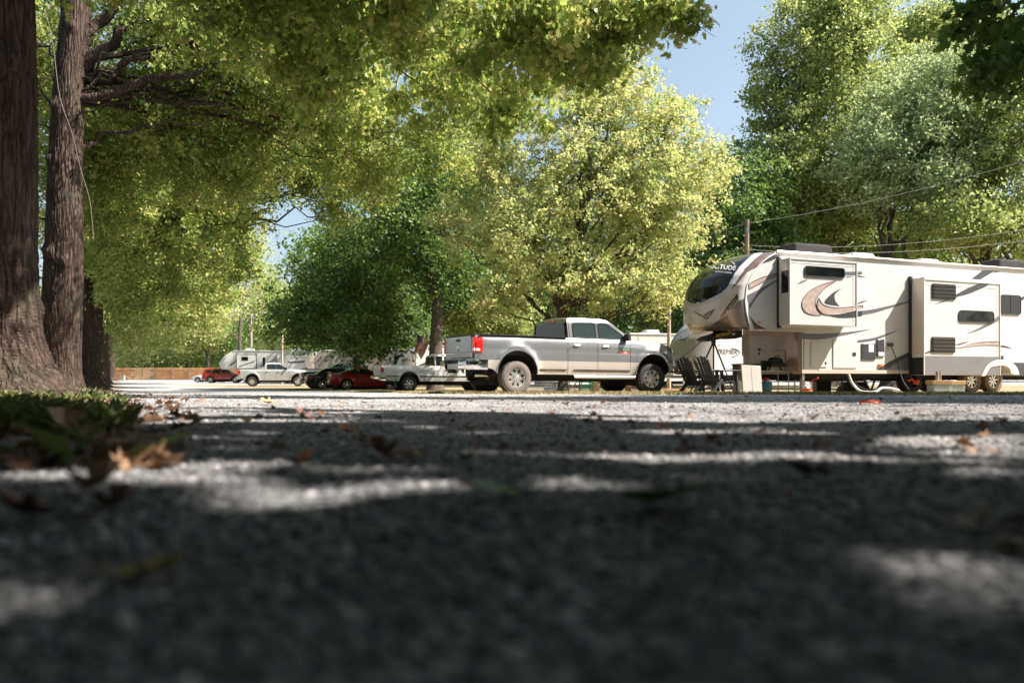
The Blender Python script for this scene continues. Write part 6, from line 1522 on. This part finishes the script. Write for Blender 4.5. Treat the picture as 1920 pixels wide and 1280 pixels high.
a=gp(1600,25.5); q=MB(); q.box((a[0],a[1],a[2]+.16),(.8,.3,.3)); q.box((a[0],a[1],a[2]+.33),(.84,.34,.04)); tag(q.build('tool_box',M['grey_plastic'],bevel=.02),'grey tool box deep under the middle of the camper','box')
# seen under the silver pickup
D=30; a=gp(1098,D); rt=empty('crate',a,R(5)); tag(rt,'green plastic crate seen under the silver pickup','crate')
q=MB()
for z_ in (.03,.16,.29,.42): q.box((0,-.2,z_),(.42,.02,.05)); q.box((0,.2,z_),(.42,.02,.05)); q.box((-.2,0,z_),(.02,.4,.05)); q.box((.2,0,z_),(.02,.4,.05))
q.build('slats',M['green_plastic'],rt)
q=MB()
for sx in (-1,1):
    for sy in (-1,1): q.box((sx*.2,sy*.2,.22),(.04,.04,.46))
q.build('corner_posts',M['green_plastic'],rt)
a=gp(1014,29); rt=empty('wire_cage',a,R(5)); tag(rt,'grey wire cage seen under the silver pickup beside the rear wheel','cage')
q=MB()
for i in range(9):
    x=-.45+.9*i/8; q.tube([(x,0,0),(x,0,.5)],.007,4); q.tube([(x,.5,0),(x,.5,.5)],.007,4)
for i in range(6): z_=.5*i/5; q.tube([(-.45,0,z_),(.45,0,z_)],.007,4); q.tube([(-.45,.5,z_),(.45,.5,z_)],.007,4)
q.build('wires',M['grey_plastic'],rt)
a=gp(1032,30); q=MB(); q.box((a[0],a[1],a[2]+.2),(.5,.4,.38)); q.box((a[0],a[1],a[2]+.41),(.56,.46,.05)); tag(q.build('storage_bin',M['grey_plastic'],bevel=.02),'blue-grey storage bin seen under the silver pickup left of the tree trunk','bin')
a=gp(1073,29); rt=empty('camp_stool',a); tag(rt,'small folding stool with crossed legs seen under the silver pickup','stool')
q=MB(); q.box((0,0,.44),(.4,.35,.03)); q.build('seat',M['dark_plastic'],rt)
for sy in (-.16,.16):
    for s_ in (-1,1): q=MB(); q.bar((-.2*s_,sy,.43),(.2*s_,sy,0),.02); q.build('leg',M['aluminium'],rt)
a=gp(1117,30.5); q=MB(); q.box((a[0],a[1],a[2]+.22),(.26,.3,.44)); q.box((a[0],a[1]-.155,a[2]+.22),(.2,.01,.36)); tag(q.build('wooden_box',M['raw_wood'],bevel=.01),'upright wooden box right of the green crate under the pickup','box')
a=gp(1178,27); q=MB(); q.box((a[0],a[1],a[2]+.12),(.16,.3,.24)); tag(q.build('block',M['rust'],bevel=.01),'red-brown block between the pickup front wheels','block')
a=gp(1272,28); q=MB(); q.box((a[0],a[1],a[2]+.12),(1.5,.12,.06)); q.box((a[0]-.3,a[1],a[2]+.05),(.3,.2,.1)); tag(q.build('plank',M['raw_wood'],bevel=.008),'long wooden plank lying below the rounded trailer tongue','plank')
a=gp(1281,26.5); q=MB(); q.box((a[0],a[1],a[2]+.09),(.22,.2,.18)); q.box((a[0]-.25,a[1]+.1,a[2]+.05),(.22,.2,.1)); tag(q.build('brick',M['raw_wood'],bevel=.01),'yellowish block on the ground right of the pickup front wheel','block')

# ---------------------------------------------------------------- single fallen leaves near the camera
def ground_hit(px,py):
    lo,hi=.2,60.
    for _ in range(60):
        m_=(lo+hi)/2; yy=HY+F*(HC-g((px-CX)/F*m_,m_))/m_
        if yy>py: lo=m_
        else: hi=m_
    return (px-CX)/F*lo,lo
def leaf_thing(px,py,wpx,mat,label,curl,tilt,seed,aspect=1.0):
    x,D=ground_hit(px,py); s=wpx*D/F; P=leaf_outline('oak'); q=MB(); rng=random.Random(seed); k=len(P)
    v=[];
    def fz(a,b): return curl*(a*a*2.2+.7*(b-.5)**2)+.05*math.sin(b*7+a*9)
    mid=[(0,t) for t in np.linspace(0,1,8)]
    L=[tuple(P[0])]+[tuple(p) for p in P[1:7]]+[tuple(P[7])]
    for side_ in (0,1):
        for i in range(8):
            a,b=L[i]; a=a*(1 if side_==0 else -1)
            v.append((a*s*1.3,(b-.5)*s,fz(a,b)*s))
    m0=len(v)
    for a,b in mid: v.append((0,(b-.5)*s,fz(0,b)*s-.02*s))
    f=[]
    for i in range(7):
        f.append((i,i+1,m0+i+1,m0+i)); f.append((8+i+1,8+i,m0+i,m0+i+1))
    q.add(v,f); q.tube([(0,-.5*s,fz(0,0)*s),(.05*s,-.72*s,.12*s)],.012*s+.0008,5)
    o=q.build('fallen_leaf',M[mat]); o.location=(x,D,g(x,D)+.02*s+(.16*s if tilt else .0)); o.rotation_euler=(R(tilt),R(rng.uniform(-15,15)),R(rng.uniform(40,140)*rng.choice((1,-1))))
    tag(o,label,'leaf','single fallen leaves on the gravel')
M['amber_leaf']=pm('amber_leaf',(.45,.17,.05),.6,var=.4,vs=30); M['brown_leaf']=pm('brown_leaf',(.14,.06,.035),.7,var=.5,vs=30)
M['yellow_leaf']=pm('yellow_leaf',(.50,.36,.12),.6,var=.3,vs=30); M['green_leaf']=pm('green_leaf',(.12,.24,.03),.5,var=.35,vs=30); M['tan_leaf']=pm('tan_leaf',(.34,.22,.13),.7,var=.3,vs=30)
for i,a in enumerate([(567,876,62,'amber_leaf','upright orange leaf left of the middle, just beyond the bright streak of sun',.6,35),
 (940,936,110,'green_leaf','bright green leaf lying near the middle of the lane',.2,6),(1245,962,190,'green_leaf','long yellow-green leaf right of the middle',.15,4),
 (1825,998,110,'tan_leaf','rounded tan leaf near the right edge',.5,22),(1905,1000,80,'brown_leaf','dark brown leaf cut by the right edge',.5,20),
 (1515,902,95,'brown_leaf','dark curled leaf on the right half of the lane',.6,15),(1475,932,36,'amber_leaf','small orange leaf below the dark curled leaf',.4,18),
 (715,862,75,'brown_leaf','large curled brown leaf left of the middle',.8,30),(775,872,85,'tan_leaf','greenish tan leaf beside the large curled brown one',.7,12),
 (655,818,48,'amber_leaf','orange-brown leaf in the shade behind the upright orange one',.6,20),(570,790,46,'brown_leaf','brown leaf standing in the shade far left of the middle',.8,30),
 (870,868,46,'brown_leaf','dark pointed leaf left of the middle seam of shade',.5,18),(1270,820,34,'brown_leaf','small dark leaf right of the middle in the shade',.6,20),
 (505,760,36,'yellow_leaf','pale yellow leaf on the sunlit far gravel at left',.4,12),(1490,794,26,'yellow_leaf','tiny lime leaf in the sun streak at right',.4,10),(1445,826,26,'green_leaf','small green leaf beyond the sun streak at right',.3,8),
 (280,1088,150,'yellow_leaf','blurred yellow-brown leaf at lower left',.25,10),(185,925,110,'tan_leaf','curled tan leaf in the sun at the left verge edge',.9,35),(215,960,90,'brown_leaf','brown leaf leaning on the verge edge below the curled tan one',.8,40),
 (255,872,60,'amber_leaf','orange leaf at the verge edge beyond the sunlit stones',.4,20),(60,985,150,'brown_leaf','big dark blurred leaf at the left edge',.6,20),(885,990,34,'brown_leaf','small black blurred leaf fragment near the middle',.5,25),
 (130,825,110,'tan_leaf','large pale leaf caught in the verge weeds',.7,30),(20,790,40,'amber_leaf','orange leaf on the verge near the first trunk',.5,25),(770,1005,60,'green_leaf','blurred green leaf scrap left of the middle',.2,5),
 (1365,1045,44,'tan_leaf','pale blurred leaf scrap right of the middle',.3,10),(1400,745,14,'amber_leaf','orange leaf on the far sunlit gravel',.4,15),(1240,805,30,'amber_leaf','russet leaf in the shade right of the middle',.5,15)]):
    leaf_thing(a[0],a[1],a[2],a[3],a[4],a[5],a[6],i)
D=12.5; x,D=ground_hit(1632,757); q=MB(); q.tube([(x+.07*math.cos(t),D+.08*math.sin(t),g(x,D)+.012+.008*math.sin(t*2)) for t in np.linspace(0,5.5,20)],.006,5); tag(q.build('loop_of_cord',M['orange_plastic']),'small loop of red cord on the far gravel','cord')
def stone_thing(px,py,wpx,mat,label,seed):
    x,D=ground_hit(px,py); s=wpx*D/F/2; rng=np.random.RandomState(seed); q=MB(); Pt=[]
    for a in np.linspace(0,2*math.pi,14,endpoint=False):
        Pt.append([(x+s*math.sin(b)*math.cos(a)*(1+.15*math.sin(3*a+seed)),D+s*math.sin(b)*math.sin(a),g(x,D)+s*.5+s*.75*math.cos(b)) for b in np.linspace(0.001,math.pi,9)])
    q.grid(Pt,closeu=True); tag(q.build('pebble',M[mat]),label,'pebble','larger pebbles on the gravel')
stone_thing(645,1042,30,'paper','round white pebble left of the middle',1); stone_thing(575,1055,26,'grey_board','grey pebble just left of the round white one',2); stone_thing(1888,1035,50,'tan_leaf','pale flat pebble near the right edge',3); stone_thing(870,1125,28,'grey_plastic','small grey-blue pebble low in the middle',4)
